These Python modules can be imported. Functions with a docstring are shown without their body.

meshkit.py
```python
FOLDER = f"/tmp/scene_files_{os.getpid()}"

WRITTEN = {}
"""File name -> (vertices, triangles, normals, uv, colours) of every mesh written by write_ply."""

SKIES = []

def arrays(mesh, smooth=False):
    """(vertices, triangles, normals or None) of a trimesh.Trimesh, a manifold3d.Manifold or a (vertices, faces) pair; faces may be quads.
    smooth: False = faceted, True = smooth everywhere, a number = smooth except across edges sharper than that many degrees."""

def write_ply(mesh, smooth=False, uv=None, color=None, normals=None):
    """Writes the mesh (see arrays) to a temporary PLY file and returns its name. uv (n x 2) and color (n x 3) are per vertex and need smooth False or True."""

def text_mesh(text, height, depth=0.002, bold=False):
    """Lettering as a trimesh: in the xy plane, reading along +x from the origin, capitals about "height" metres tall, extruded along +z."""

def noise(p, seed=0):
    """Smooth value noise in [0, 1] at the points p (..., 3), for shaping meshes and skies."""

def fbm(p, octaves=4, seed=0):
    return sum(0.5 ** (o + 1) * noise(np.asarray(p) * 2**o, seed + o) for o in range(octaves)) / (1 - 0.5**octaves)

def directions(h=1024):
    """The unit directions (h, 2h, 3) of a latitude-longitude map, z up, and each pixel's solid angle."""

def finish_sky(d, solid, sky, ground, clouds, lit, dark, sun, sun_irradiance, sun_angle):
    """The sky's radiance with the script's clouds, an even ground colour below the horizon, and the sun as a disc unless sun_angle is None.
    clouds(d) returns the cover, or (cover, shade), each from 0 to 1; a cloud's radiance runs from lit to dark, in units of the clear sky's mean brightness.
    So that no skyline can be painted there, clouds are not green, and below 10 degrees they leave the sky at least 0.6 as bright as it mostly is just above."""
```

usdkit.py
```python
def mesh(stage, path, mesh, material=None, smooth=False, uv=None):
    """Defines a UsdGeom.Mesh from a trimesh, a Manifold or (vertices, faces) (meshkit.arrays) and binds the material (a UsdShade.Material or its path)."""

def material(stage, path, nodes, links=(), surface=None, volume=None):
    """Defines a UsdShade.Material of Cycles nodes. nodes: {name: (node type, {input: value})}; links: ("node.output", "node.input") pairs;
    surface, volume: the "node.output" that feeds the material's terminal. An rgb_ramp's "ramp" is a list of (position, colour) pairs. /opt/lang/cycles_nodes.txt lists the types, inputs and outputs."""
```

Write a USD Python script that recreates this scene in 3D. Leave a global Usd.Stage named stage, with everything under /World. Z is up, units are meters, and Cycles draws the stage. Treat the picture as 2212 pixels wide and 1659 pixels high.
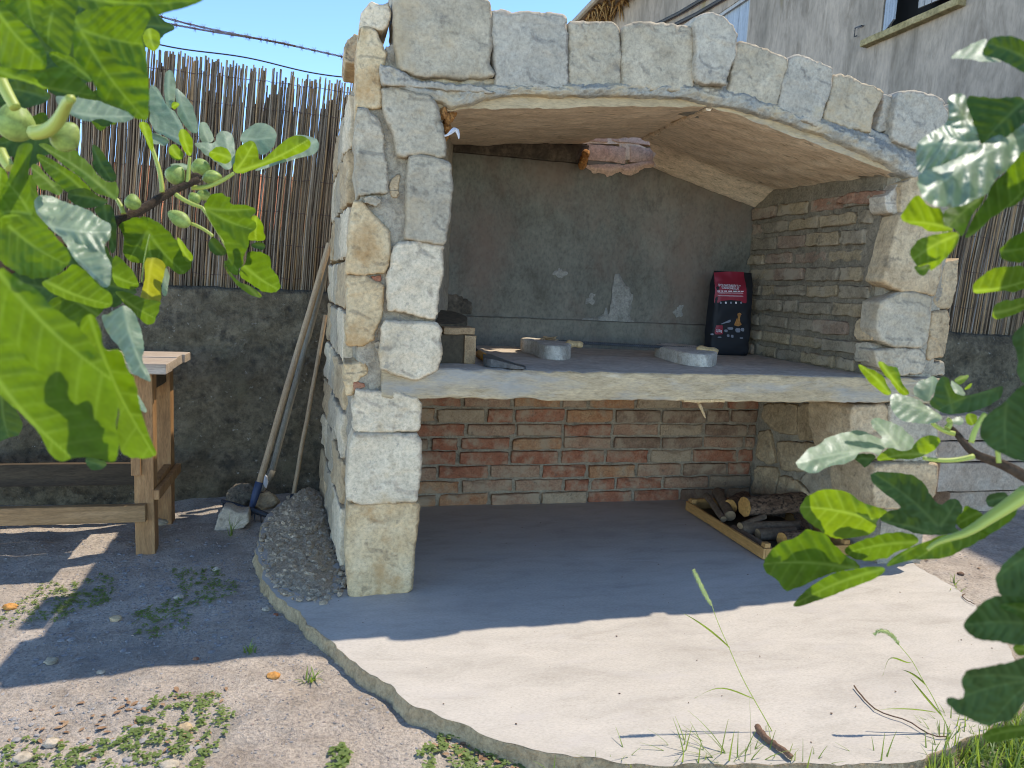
import math, random
import numpy as np, trimesh
from scipy.spatial import Delaunay, cKDTree
from shapely.geometry import Polygon, Point, LineString
from shapely import contains_xy
from pxr import Usd, UsdGeom, UsdLux, UsdShade, Gf, Sdf, Vt
import usdkit, meshkit
from meshkit import fbm, noise

stage = Usd.Stage.CreateInMemory()
UsdGeom.SetStageUpAxis(stage, 'Z')
UsdGeom.Xform.Define(stage, '/World')
rng = np.random.default_rng(7)
random.seed(7)

# ------------------------------------------------------------ camera
EYE = np.array([-0.085, -2.745, 1.192])
YAW, PITCH, ROLL = map(math.radians, (14.28, 7.40, 2.74))
FPX, PCX, PCY = 1600.0, 1106.0, 829.5          # focal length and centre, in pixels of a 2212 pixel wide print of the photograph
_f = np.array([math.sin(YAW)*math.cos(PITCH), math.cos(YAW)*math.cos(PITCH), -math.sin(PITCH)])
_r0 = np.array([math.cos(YAW), -math.sin(YAW), 0]); _u0 = np.cross(_r0, _f)
_r = math.cos(ROLL)*_r0 + math.sin(ROLL)*_u0; _u = -math.sin(ROLL)*_r0 + math.cos(ROLL)*_u0
cam = UsdGeom.Camera.Define(stage, '/World/camera')
cam.AddTransformOp().Set(Gf.Matrix4d(*_r, 0, *_u, 0, *(-_f), 0, *EYE, 1))
cam.CreateHorizontalApertureAttr(36.0); cam.CreateVerticalApertureAttr(27.0)
cam.CreateFocalLengthAttr(36.0*FPX/2212)
cam.CreateFStopAttr(8.0); cam.CreateFocusDistanceAttr(3.2)
cam.CreateClippingRangeAttr(Gf.Vec2f(0.05, 1000))
cam.CreateExposureAttr(1.5)

# ------------------------------------------------------------ sky and sun
SUN = np.array([0.5, 0.155, 1.0]); SUN /= np.linalg.norm(SUN)
dome = UsdLux.DomeLight.Define(stage, '/World/sky')
skym = usdkit.material(stage, '/World/Looks/sky_look', {
    's': ('sky_texture', {'sky_type': 'single_scattering', 'sun_disc': False, 'sun_elevation': math.asin(SUN[2]),
                          'sun_rotation': math.atan2(SUN[0], SUN[1]), 'air_density': 0.6, 'aerosol_density': 0.0, 'ozone_density': 1.5}),
    'h': ('hsv', {'saturation': 1.1}), 'b': ('background_shader', {'strength': 0.15})}, [('s.color', 'h.color'), ('h.color', 'b.color')], surface='b.background')
UsdShade.MaterialBindingAPI.Apply(dome.GetPrim()).Bind(skym)
dome.GetPrim().SetCustomDataByKey('kind', 'structure')
sun = UsdLux.DistantLight.Define(stage, '/World/sun')
_z = SUN; _x = np.cross([0, 0, 1], _z); _x /= np.linalg.norm(_x); _y = np.cross(_z, _x)
sun.AddTransformOp().Set(Gf.Matrix4d(*_x, 0, *_y, 0, *_z, 0, 0, 0, 0, 1))
sun.CreateNormalizeAttr(True); sun.CreateIntensityAttr(0.5); sun.CreateAngleAttr(0.5); sun.CreateColorAttr(Gf.Vec3f(1.0, 0.94, 0.84))

# ------------------------------------------------------------ helpers
def U(x, y, plane, val):
    """the point of the plane x, y or z = val that stands at a pixel of the print"""
    d = _f + _r*(x-PCX)/FPX - _u*(y-PCY)/FPX
    k = 'xyz'.index(plane)
    return EYE + d*(val-EYE[k])/d[k]

USED = {}
def free(parent, name):
    n = USED.get((parent, name), -1) + 1
    USED[(parent, name)] = n
    return f'{parent}/{name}' + (f'_{n:03d}' if n else '')

def cd(prim, **kw):
    for k, v in kw.items():
        if v: prim.SetCustomDataByKey(k, v)
    return prim

BASE = {}
def thing(name, label, cat, loc=(0, 0, 0), group=None):
    p = free('/World', name)
    x = UsdGeom.Xform.Define(stage, p); x.AddTranslateOp().Set(Gf.Vec3d(*map(float, loc)))
    BASE[p] = np.array(loc, float)
    cd(x.GetPrim(), label=label, category=cat, group=group)
    return p

def obj(name, mesh, mat, parent='/World', smooth=35, **kw):
    """one Mesh prim, given in world coordinates"""
    p = free(parent, name)
    base = BASE.get(parent, np.zeros(3)); BASE[p] = base
    if isinstance(mesh, trimesh.Trimesh): mesh = (mesh.vertices, mesh.faces)
    v, f = np.asarray(mesh[0], float) - base, np.asarray(mesh[1], int)
    u, inv = np.unique(f, return_inverse=True); v, f = v[u], inv.reshape(f.shape)
    if f.shape[1] == 4: f = np.vstack([f[:, [0, 1, 2]], f[:, [0, 2, 3]]])
    m = usdkit.mesh(stage, p, (v, f), MAT[mat], smooth=smooth)
    cd(m.GetPrim(), **kw)
    return p

def cat(*ms):
    vs, fs, n = [], [], 0
    for v, f in ms:
        v = np.asarray(v, float); f = np.asarray(f, int)
        if f.shape[1] == 4: f = np.vstack([f[:, [0, 1, 2]], f[:, [0, 2, 3]]])
        vs.append(v); fs.append(f + n); n += len(v)
    return np.vstack(vs), np.vstack(fs)

def tube(pts, rad, sides=8, caps=True):
    pts = np.asarray(pts, float); n = len(pts)
    rad = np.broadcast_to(rad, n).astype(float)
    t = np.gradient(pts, axis=0); t /= np.linalg.norm(t, axis=1, keepdims=True) + 1e-12
    ref = np.array([0, 0, 1.0]) if abs(t[0][2]) < .9 else np.array([1.0, 0, 0])
    a = np.cross(t, ref); a /= np.linalg.norm(a, axis=1, keepdims=True) + 1e-12
    b = np.cross(t, a)
    th = np.arange(sides)/sides*2*np.pi
    ring = pts[:, None] + rad[:, None, None]*(np.cos(th)[None, :, None]*a[:, None] + np.sin(th)[None, :, None]*b[:, None])
    v = ring.reshape(-1, 3); f = []
    for i in range(n-1):
        for j in range(sides):
            k = (j+1) % sides
            f += [(i*sides+j, i*sides+k, (i+1)*sides+k), (i*sides+j, (i+1)*sides+k, (i+1)*sides+j)]
    if caps:
        v = np.vstack([v, pts[0], pts[-1]]); c0 = len(v)-2
        for j in range(sides):
            k = (j+1) % sides
            f += [(c0, k, j), (c0+1, (n-1)*sides+j, (n-1)*sides+k)]
    return v, np.array(f)

def spline(pts, n):
    pts = np.asarray(pts, float)
    if len(pts) == 2: return pts[0] + np.linspace(0, 1, n)[:, None]*(pts[1]-pts[0])
    from scipy.interpolate import CubicSpline
    s = np.concatenate([[0], np.cumsum(np.linalg.norm(np.diff(pts, axis=0), axis=1))])
    return CubicSpline(s, pts)(np.linspace(0, s[-1], n))

def rbox(lo, hi, r=.004, n=(4, 3, 3), amp=0., freq=20., seed=0, edge=0.):
    """a box with rounded edges and an uneven skin; edge: chips along the edges"""
    lo, hi = np.array(lo, float), np.array(hi, float); vs, fs, c = [], [], 0
    n = np.array(n)
    def axis(k):
        t = np.linspace(0, 1, n[k]+1); w = hi[k]-lo[k]
        e = min(r/w, .3)
        return np.unique(np.concatenate([[0, e*.35, e], e + t[1:-1]*(1-2*e), [1-e, 1-e*.35, 1]]))
    for k in range(3):
        i, j = (k+1) % 3, (k+2) % 3
        A, B = np.meshgrid(axis(i), axis(j), indexing='ij'); na, nb = A.shape
        for s in (0, 1):
            P = np.zeros((na, nb, 3)); P[..., i] = A; P[..., j] = B; P[..., k] = s
            vs.append(P.reshape(-1, 3))
            idx = np.arange(na*nb).reshape(na, nb) + c
            q = np.stack([idx[:-1, :-1], idx[1:, :-1], idx[1:, 1:], idx[:-1, 1:]], -1).reshape(-1, 4)
            fs.append(q if s else q[:, ::-1]); c += na*nb
    v = np.vstack(vs)*(hi-lo)+lo
    rr = min(r, .49*(hi-lo).min())
    q = np.clip(v, lo+rr, hi-rr); d = v-q; L = np.linalg.norm(d, axis=1, keepdims=True)
    cor = np.maximum(L - rr, 0)
    v = q + d/np.maximum(L, 1e-9)*np.minimum(L, rr)
    if amp:
        off = seed*7.31
        g = np.stack([fbm(v*freq + off + 31*k, 3, seed) for k in range(3)], 1) - .5
        v = v + g*2*amp
    if edge:
        ed = (np.abs(v-np.clip(v, lo+3*rr, hi-3*rr)) > 1e-9).sum(1)
        h = np.clip(noise(v*60+seed*3.3) - .45, 0, 1)
        cen = (lo+hi)/2
        v = v + (np.sign(cen-v)*(edge*h*(ed >= 2))[:, None])
    f = np.vstack(fs); f = np.vstack([f[:, [0, 1, 2]], f[:, [0, 2, 3]]])
    m = trimesh.Trimesh(v, f, process=True, merge_tex=True, merge_norm=True)
    return np.array(m.vertices), np.array(m.faces)

def box(lo, hi): return rbox(lo, hi, .002, (1, 1, 1))

def chaikin(p, k=1):
    p = np.asarray(p, float)
    for _ in range(k):
        q = np.roll(p, -1, 0); p = np.stack([.75*p+.25*q, .25*p+.75*q], 1).reshape(-1, 2)
    return p

def resample(p, n):
    p = np.vstack([p, p[:1]]); s = np.concatenate([[0], np.cumsum(np.linalg.norm(np.diff(p, axis=0), axis=1))])
    t = np.linspace(0, s[-1], n, endpoint=False)
    return np.stack([np.interp(t, s, p[:, k]) for k in range(2)], 1)

def stone(poly2, y0=0., depth=.25, r=.018, amp=.006, seed=0, back=1.0, tilt=(0, 0)):
    """a rough hewn block: outline in the x-z plane, its face at y0, going back by depth"""
    p = np.asarray(poly2, float); c0_ = p.mean(0); p = c0_ + (p-c0_)*1.03; nx_ = np.roll(p, -1, 0); p = resample(np.stack([.9*p+.1*nx_, .1*p+.9*nx_], 1).reshape(-1, 2), 96)
    c = Polygon(p).buffer(0).centroid; c = np.array([c.x, c.y])
    sd = seed*1.7
    p = p + (np.stack([noise(np.c_[p*45, np.full(len(p), sd)]), noise(np.c_[p*45+9, np.full(len(p), sd)])], 1)-.5)*.010 + (np.stack([noise(np.c_[p*130, np.full(len(p), sd)]), noise(np.c_[p*130+9, np.full(len(p), sd)])], 1)-.5)*.006
    P = Polygon(p).buffer(0)
    if P.geom_type != 'Polygon': P = max(P.geoms, key=lambda g: g.area)
    sp = math.sqrt(P.area)/26
    pts, t = triangulate(P, sp, sp*.8); nb_ = int(max(8, int(P.exterior.length/(sp*.8))))
    d = np.array([P.exterior.distance(Point(q)) for q in pts]); d[:nb_] = 0
    rr = .55*r*(.4+1.*noise(np.c_[pts*22, np.full(len(pts), sd)]))
    e = np.clip(1-d/rr, 0, 1)
    y = y0 + rr*.8*(1-np.sqrt(np.clip(1-e*e, 0, 1)))
    q3 = np.c_[pts[:, 0], np.full(len(pts), y0), pts[:, 1]]
    k1 = fbm(q3*15+seed*5, 4, seed)-.5; k2 = fbm(q3*48+seed, 3, seed+3)-.5; k3 = fbm(q3*120+seed, 2, seed+7)-.5
    pit = np.clip(noise(q3*60+seed*2)-.70, 0, 1)
    cr = np.abs(noise(q3*np.array([9, 0, 9])+seed*3)-.5)            # a few flaked steps
    y = y - amp*(1.9*k1+.9*k2+.4*k3) + pit*.010 + .25*amp*np.sign(cr-.13) + (pts[:, 0]-c[0])*tilt[0] + (pts[:, 1]-c[1])*tilt[1]
    F_ = np.c_[pts[:, 0], y, pts[:, 1]]
    b = F_[:nb_]; mid = b.copy(); mid[:, 1] = y0+depth*.45; mid[:, [0, 2]] += (mid[:, [0, 2]]-c)*.0 ; bk = b.copy(); bk[:, 1] = y0+depth
    bk[:, [0, 2]] = c + (bk[:, [0, 2]]-c)*back*.97
    n = len(F_); v = np.vstack([F_, mid, bk, [[c[0], y0+depth, c[1]]]])
    j0 = np.arange(nb_); j1 = (j0+1) % nb_
    f = np.vstack([t, np.c_[j0, n+j0, n+j1], np.c_[j0, n+j1, j1], np.c_[n+j0, n+nb_+j0, n+nb_+j1], np.c_[n+j0, n+nb_+j1, n+j1], np.c_[n+nb_+j0, np.full(nb_, n+2*nb_), n+nb_+j1]])
    m = trimesh.Trimesh(v, f, process=False)
    m.fix_normals()
    f = np.array(m.faces)
    return v, f

def triangulate(poly, sp, edge=None):
    """points and triangles that fill a shapely polygon"""
    edge = edge or sp
    bp = []
    for r in [poly.exterior, *poly.interiors]:
        n = max(8, int(r.length/edge)); bp.append(np.array([r.interpolate(i/n, True).coords[0] for i in range(n)]))
    x0, y0, x1, y1 = poly.bounds
    gx, gy = np.meshgrid(np.arange(x0, x1, sp), np.arange(y0, y1, sp*.866)); gx[1::2] += sp/2
    g = np.c_[gx.ravel(), gy.ravel()]; ins = poly.buffer(-edge*.45)
    g = g[contains_xy(ins, g[:, 0], g[:, 1])] if not ins.is_empty else g[:0]
    b = np.vstack(bp); pts = np.vstack([b, g])
    t = Delaunay(pts).simplices; c = pts[t].mean(1)
    t = t[contains_xy(poly.buffer(edge*.02), c[:, 0], c[:, 1])]
    a = pts[t]; ar = (a[:, 1, 0]-a[:, 0, 0])*(a[:, 2, 1]-a[:, 0, 1])-(a[:, 2, 0]-a[:, 0, 0])*(a[:, 1, 1]-a[:, 0, 1])
    t = t[np.abs(ar) > 1e-12*sp*sp]; ar = ar[np.abs(ar) > 1e-12*sp*sp]
    t[ar < 0] = t[ar < 0][:, ::-1]
    return pts, t

def sheet(poly, sp, zb, zt, edge=None):
    """a slab with this outline in x-y between the heights zb(x, y) and zt(x, y)"""
    p, t = triangulate(poly, sp, edge); n = len(p)
    v = np.vstack([np.c_[p, zt(p[:, 0], p[:, 1])], np.c_[p, zb(p[:, 0], p[:, 1])]])
    e = np.sort(np.vstack([t[:, [0, 1]], t[:, [1, 2]], t[:, [2, 0]]]), 1); raw = np.vstack([t[:, [0, 1]], t[:, [1, 2]], t[:, [2, 0]]])
    _, inv, cnt = np.unique(e, axis=0, return_inverse=True, return_counts=True)
    be = raw[cnt[inv.ravel()] == 1]
    side = np.vstack([np.c_[be[:, 0], be[:, 0]+n, be[:, 1]+n], np.c_[be[:, 0], be[:, 1]+n, be[:, 1]]])
    return v, np.vstack([t, t[:, ::-1]+n, side])

def blob(c, rad, amp=.2, freq=6., seed=0, sub=2):
    m = trimesh.creation.icosphere(sub); v = np.array(m.vertices)
    k = 1 + amp*2*(fbm(v*freq*.3+seed*3.1, 3, seed)-.5)
    return v*k[:, None]*np.array(rad) + np.array(c), np.array(m.faces)

# ------------------------------------------------------------ materials
MAT = {}
def lin(r, g, b): return tuple((x/255/12.92) if x < 10.3 else ((x/255+.055)/1.055)**2.4 for x in (r, g, b))

def mat(name, cols, scale=4., fine=60., bump=.5, dist=.004, rough=.9, spec=.25, fmix=.35, stretch=(1, 1, 1), spots=None, detail=6, metal=0, mid=.75):
    """a rough surface: a ramp of its colours over broad noise, finer mottling over it, relief from the fine noise"""
    warm = (1.06, .985, .86) if name.startswith('limestone') or name in ('formwork', 'mortar', 'old_wall', 'smoked_plaster', 'pale_plaster') else (1.0, 1.0, 1.0) if name in ('platform_concrete', 'ground_dirt', 'pebble_grey', 'pebble_beige', 'wood_top', 'stone_sun') else (1.10, .965, .76)  # materials that lie in shade are tinted warm, in place of warm bounce light
    cols = [tuple(min(.92, a*b) for a, b in zip(c, warm)) for c in cols]; spots = [(tuple(a*b for a, b in zip(c, warm)), *o) for c, *o in (spots or [])]
    n = {'g': ('geometry', {}), 'm': ('mapping', {'scale': stretch}),
         'a': ('noise_texture', {'scale': scale, 'detail': detail, 'roughness': .62, 'distortion': .3}),
         'r': ('rgb_ramp', {'ramp': [(.25 + .5*i/(len(cols)-1), c) for i, c in enumerate(cols)]}),
         'b': ('noise_texture', {'scale': fine, 'detail': 5., 'roughness': .7}),
         'q': ('rgb_ramp', {'ramp': [(.25, (.42, .42, .42)), (.5, (.95, .95, .95)), (.78, (1.35, 1.33, 1.3))]}),
         'x': ('mix_color', {'blend_type': 'multiply', 'fac': min(1., fmix*1.9), 'use_clamp': False}),
         'u': ('bump', {'strength': bump, 'distance': dist}),
         'p': ('principled_bsdf', {'roughness': rough, 'specular_ior_level': spec, 'metallic': metal})}
    l = [('g.position', 'm.vector'), ('m.vector', 'a.vector'), ('m.vector', 'b.vector'), ('a.fac', 'r.fac'), ('b.fac', 'q.fac'),
         ('r.color', 'x.a'), ('q.color', 'x.b'), ('b.fac', 'u.height'), ('u.normal', 'p.normal')]
    n['c'] = ('noise_texture', {'scale': scale*4.3, 'detail': 5., 'roughness': .7, 'distortion': .6}); n['d'] = ('rgb_ramp', {'ramp': [(.30, (.60, .58, .55)), (.48, (.98, .98, .98)), (.66, (1.22, 1.21, 1.2))]})
    n['w'] = ('mix_color', {'blend_type': 'multiply', 'fac': mid, 'use_clamp': False})
    n['v'] = ('math', {'math_type': 'multiply_add', 'value2': 1.6}); l += [('c.fac', 'v.value1'), ('b.fac', 'v.value3')]; l[l.index(('b.fac', 'u.height'))] = ('v.value', 'u.height')
    l += [('m.vector', 'c.vector'), ('c.fac', 'd.fac'), ('x.result', 'w.a'), ('d.color', 'w.b')]
    last = 'w.result'
    for i, (col, sc, lo, hi, amt) in enumerate(spots or []):        # stains and specks of another colour
        n[f's{i}'] = ('noise_texture', {'scale': sc, 'detail': 6., 'roughness': .65}); n[f'o{i}'] = ('mapping', {'location': (3.7*i+1.3, 8.1, 2.2*i), 'scale': stretch})
        n[f't{i}'] = ('map_range', {'from_min': lo, 'from_max': hi, 'to_min': 0., 'to_max': amt, 'clamp': True})
        n[f'y{i}'] = ('mix_color', {'blend_type': 'mix', 'b': col})
        l += [('g.position', f'o{i}.vector'), (f'o{i}.vector', f's{i}.vector'), (f's{i}.fac', f't{i}.value'), (f't{i}.result', f'y{i}.fac'), (last, f'y{i}.a')]
        last = f'y{i}.result'
    l.append((last, 'p.base_color'))
    MAT[name] = usdkit.material(stage, f'/World/Looks/{name}', n, l, surface='p.BSDF')

def plain(name, col, rough=.6, spec=.4, metal=0.):
    MAT[name] = usdkit.material(stage, f'/World/Looks/{name}', {'p': ('principled_bsdf', {'base_color': col, 'roughness': rough, 'specular_ior_level': spec, 'metallic': metal})}, [], surface='p.BSDF')

WHITE = (.62, .6, .55)
# limestone, in several tones
mat('limestone_pale', [(.42, .35, .25), (.56, .48, .36), (.63, .55, .42)], 5, 90, .45, .005, mid=.55, spots=[((.40, .27, .12), 5, .58, .72, .55), ((.2, .19, .17), 26, .62, .7, .6)])
mat('limestone_ochre', [(.42, .29, .15), (.53, .41, .25), (.60, .50, .35)], 5, 80, .5, .005, mid=.55, spots=[((.36, .2, .07), 6, .52, .68, .7), ((.2, .17, .12), 30, .62, .7, .6)])
mat('limestone_grey', [(.27, .235, .18), (.37, .325, .25), (.45, .395, .31)], 5, 90, .45, .004, mid=.55, spots=[((.13, .12, .11), 18, .6, .7, .6), ((.40, .30, .17), 4, .52, .70, .6)])
mat('limestone_blue', [(.27, .25, .21), (.36, .33, .28), (.43, .39, .32)], 5, 90, .45, .004, mid=.5, spots=[((.12, .12, .12), 20, .62, .7, .6), ((.42, .34, .2), 4, .62, .74, .6)])
mat('limestone_brown', [(.30, .22, .13), (.43, .33, .21), (.52, .42, .28)], 6, 80, .6, .005, spots=[((.12, .1, .08), 15, .6, .7, .6)])
mat('mortar', [(.27, .23, .18), (.37, .33, .26), (.44, .39, .31)], 9, 110, .9, .008, spots=[((.16, .16, .16), 20, .58, .68, .6)])
mat('cement', [(.30, .255, .18), (.37, .315, .225), (.43, .37, .27)], 5, 100, .6, .004, stretch=(.4, 1, 1.6), spots=[((.25, .28, .32), 4, .55, .7, .7), ((.52, .5, .46), 9, .6, .7, .5)])
mat('cement_sky_tint', [(.24, .26, .28), (.30, .31, .31), (.42, .37, .29)], 6, 90, .7, .005, spots=[((.46, .40, .29), 5, .52, .66, .75), ((.5, .5, .48), 12, .62, .7, .6)])  # blue of the sky light is mixed into this colour
mat('shelf_top', [(.33, .30, .28), (.39, .36, .34), (.45, .41, .38)], 5, 90, .4, .003, stretch=(.6, 1.5, 1), spots=[((.16, .15, .15), 22, .63, .7, .6)])
mat('formwork', [(.55, .44, .32), (.67, .555, .42), (.74, .635, .50)], 4, 70, .5, .004, stretch=(.8, 2.2, 1), spots=[((.17, .12, .075), 12, .6, .68, .7), ((.52, .43, .3), 5, .6, .72, .6)])
mat('platform_concrete', [(.40, .35, .285), (.44, .387, .318), (.48, .425, .355)], 1.6, 150, .35, .002, stretch=(.6, 1.6, 1), fmix=.22, mid=.35, spots=[((.30, .26, .215), 1.1, .54, .7, .55), ((.27, .24, .21), 70, .68, .72, .6), ((.43, .38, .33), 7, .56, .7, .5)])
mat('platform_side', [(.26, .21, .14), (.36, .30, .21), (.44, .38, .28)], 12, 90, .9, .008)
mat('pale_plaster', [(.17, .165, .15), (.24, .235, .215), (.28, .27, .25)], 12, 100, .5, .003)
mat('pink_plaster', [(.42, .30, .25), (.5, .38, .33), (.54, .45, .39)], 10, 90, .5, .003)
# the plastered back of the fire place: dark, smoke stained towards the lower left
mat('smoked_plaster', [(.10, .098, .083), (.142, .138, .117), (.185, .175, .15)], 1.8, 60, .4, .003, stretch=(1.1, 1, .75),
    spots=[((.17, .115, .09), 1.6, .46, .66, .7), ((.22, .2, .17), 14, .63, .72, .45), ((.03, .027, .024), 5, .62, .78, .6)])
mat('soot_and_shade', [(.025, .023, .02), (.07, .06, .05), (.16, .14, .12)], 14, 60, .5, .003)  # soot, and also the painted shade of the gap under the roof
BR = [('brick_red', [(.25, .085, .05), (.31, .135, .085), (.34, .2, .14)]), ('brick_orange', [(.31, .13, .065), (.36, .2, .115), (.38, .26, .165)]),
      ('brick_rose', [(.27, .15, .10), (.33, .21, .15), (.37, .275, .2)]), ('brick_pale', [(.30, .215, .15), (.36, .28, .205), (.40, .33, .25)]),
      ('brick_dark', [(.15, .10, .075), (.22, .145, .105), (.26, .195, .15)]), ('brick_ochre', [(.29, .19, .095), (.34, .245, .14), (.37, .29, .195)])]
for k, c in BR: mat(k, c, 14, 110, .7, .004, spots=[((.36, .29, .22), 9, .47, .62, .8), ((.1, .08, .07), 30, .62, .7, .6)])
BG = [('brick_sooty', [(.15, .13, .105), (.22, .195, .155), (.27, .245, .2)]), ('brick_olive', [(.21, .17, .115), (.28, .235, .165), (.33, .28, .21)]),
      ('brick_umber', [(.165, .12, .095), (.23, .175, .14), (.28, .225, .185)]), ('brick_rust', [(.2, .1, .07), (.26, .155, .115), (.31, .225, .18)])]
for k, c in BG: mat(k, c, 12, 110, .7, .004, spots=[((.31, .28, .235), 7, .48, .63, .8), ((.07, .06, .05), 18, .6, .7, .6)])
mat('brick_mortar', [(.22, .18, .14), (.31, .27, .22), (.38, .34, .28)], 12, 110, .9, .007, spots=[((.08, .07, .06), 12, .6, .7, .6)])
mat('brick_mortar_smoked', [(.15, .135, .11), (.22, .2, .165), (.28, .255, .215)], 12, 110, .9, .007, spots=[((.06, .055, .045), 12, .58, .7, .6)])
mat('old_wall', [(.075, .062, .042), (.135, .115, .08), (.21, .18, .13)], 6, 40, .9, .014, fmix=.6, spots=[((.42, .41, .38), 34, .64, .72, .75), ((.03, .028, .025), 10, .55, .68, .7), ((.15, .14, .09), 3, .55, .7, .5)])
mat('house_plaster', [(.15, .14, .135), (.215, .2, .195), (.27, .25, .24)], .8, 14, .3, .01, stretch=(1, 1, .3), fmix=.25, mid=.9, spots=[((.10, .095, .09), 1.0, .5, .68, .75), ((.15, .13, .06), .9, .6, .72, .7)])
mat('mossy_sill', [(.12, .11, .06), (.22, .2, .12), (.28, .25, .17)], 4, 20, .5, .01)
mat('blue_paint', [(.15, .2, .3), (.21, .27, .39), (.26, .33, .45)], 3, 40, .3, .003, stretch=(1, 6, .5), rough=.7)
mat('grey_paint', [(.19, .21, .27), (.25, .28, .34), (.31, .33, .38)], 3, 40, .3, .003, stretch=(1, 6, .5), rough=.7)
mat('roof_metal', [(.16, .15, .13), (.24, .22, .19)], 3, 30, .2, .003, rough=.6)
mat('straw', [(.12, .075, .035), (.25, .17, .08), (.33, .25, .13)], 9, 60, .5, .01)
plain('dark', (.012, .011, .01), .8)
plain('rusty_wire', (.09, .05, .04), .7)
plain('black_iron', (.022, .022, .024), .45, .5)
plain('cable_black', (.015, .015, .016), .6)
REED = [((.12, .095, .068), (.21, .17, .125)), ((.18, .13, .085), (.29, .22, .15)), ((.24, .155, .08), (.37, .26, .15)), ((.21, .18, .145), (.32, .28, .235)), ((.075, .056, .042), (.15, .115, .085))]
for i, (a, b) in enumerate(REED): mat(f'reed_{"abcde"[i]}', [a, b], 3, 60, .3, .001, stretch=(3, 3, .6), rough=.6)
mat('ground_dirt', [(.36, .285, .215), (.44, .36, .28), (.50, .42, .335)], 2.2, 95, 1., .012, fmix=.6, spots=[((.22, .2, .17), 3, .54, .68, .6), ((.5, .47, .43), 60, .63, .7, .6)])
mat('pebble_grey', [(.22, .20, .18), (.34, .31, .28)], 20, 90, .3, .002)
mat('pebble_beige', [(.26, .20, .155), (.38, .31, .25)], 20, 90, .3, .002)
mat('rubble', [(.44, .37, .30), (.56, .49, .41), (.64, .57, .49)], 34, 130, 1., .008, fmix=.4, mid=.6)
mat('wood_bench', [(.19, .105, .05), (.28, .165, .08), (.35, .225, .12)], 5, 60, .3, .002, stretch=(6, 6, .7), rough=.65)
mat('wood_bench_x', [(.16, .10, .05), (.24, .155, .08), (.31, .21, .12)], 5, 60, .3, .002, stretch=(.7, 6, 6), rough=.65)
mat('wood_top', [(.29, .215, .145), (.38, .29, .205), (.44, .35, .26)], 5, 60, .4, .002, stretch=(.7, 8, 8), rough=.7)
mat('wood_dark', [(.05, .04, .03), (.09, .07, .05)], 5, 60, .3, .002, stretch=(.7, 6, 6))
mat('handle_tan', [(.33, .25, .17), (.42, .34, .25)], 5, 60, .2, .001, stretch=(8, 8, 1), rough=.6)
mat('handle_grey', [(.17, .17, .16), (.25, .25, .23)], 5, 60, .2, .001, stretch=(8, 8, 1), rough=.7)
plain('blue_steel', (.03, .045, .09), .5, .5)
mat('crate_wood', [(.36, .2, .07), (.46, .28, .12)], 6, 60, .2, .002, stretch=(6, .8, 6), rough=.6)
mat('log_bark', [(.10, .065, .045), (.27, .18, .13), (.40, .30, .23)], 26, 90, 1., .02, stretch=(.6, 1, 1), fmix=.5, spots=[((.03, .02, .015), 80, .52, .60, .85)])
mat('log_end', [(.38, .2, .06), (.5, .3, .11)], 18, 90, .3, .002)
mat('log_grey', [(.10, .075, .055), (.23, .175, .135)], 20, 90, .7, .006)
mat('scrap_wood', [(.17, .12, .075), (.26, .19, .12), (.34, .26, .17)], 9, 70, .3, .002, stretch=(3, 1, 3))
mat('scrap_dark', [(.05, .042, .03), (.09, .075, .055)], 9, 70, .3, .002)
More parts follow.
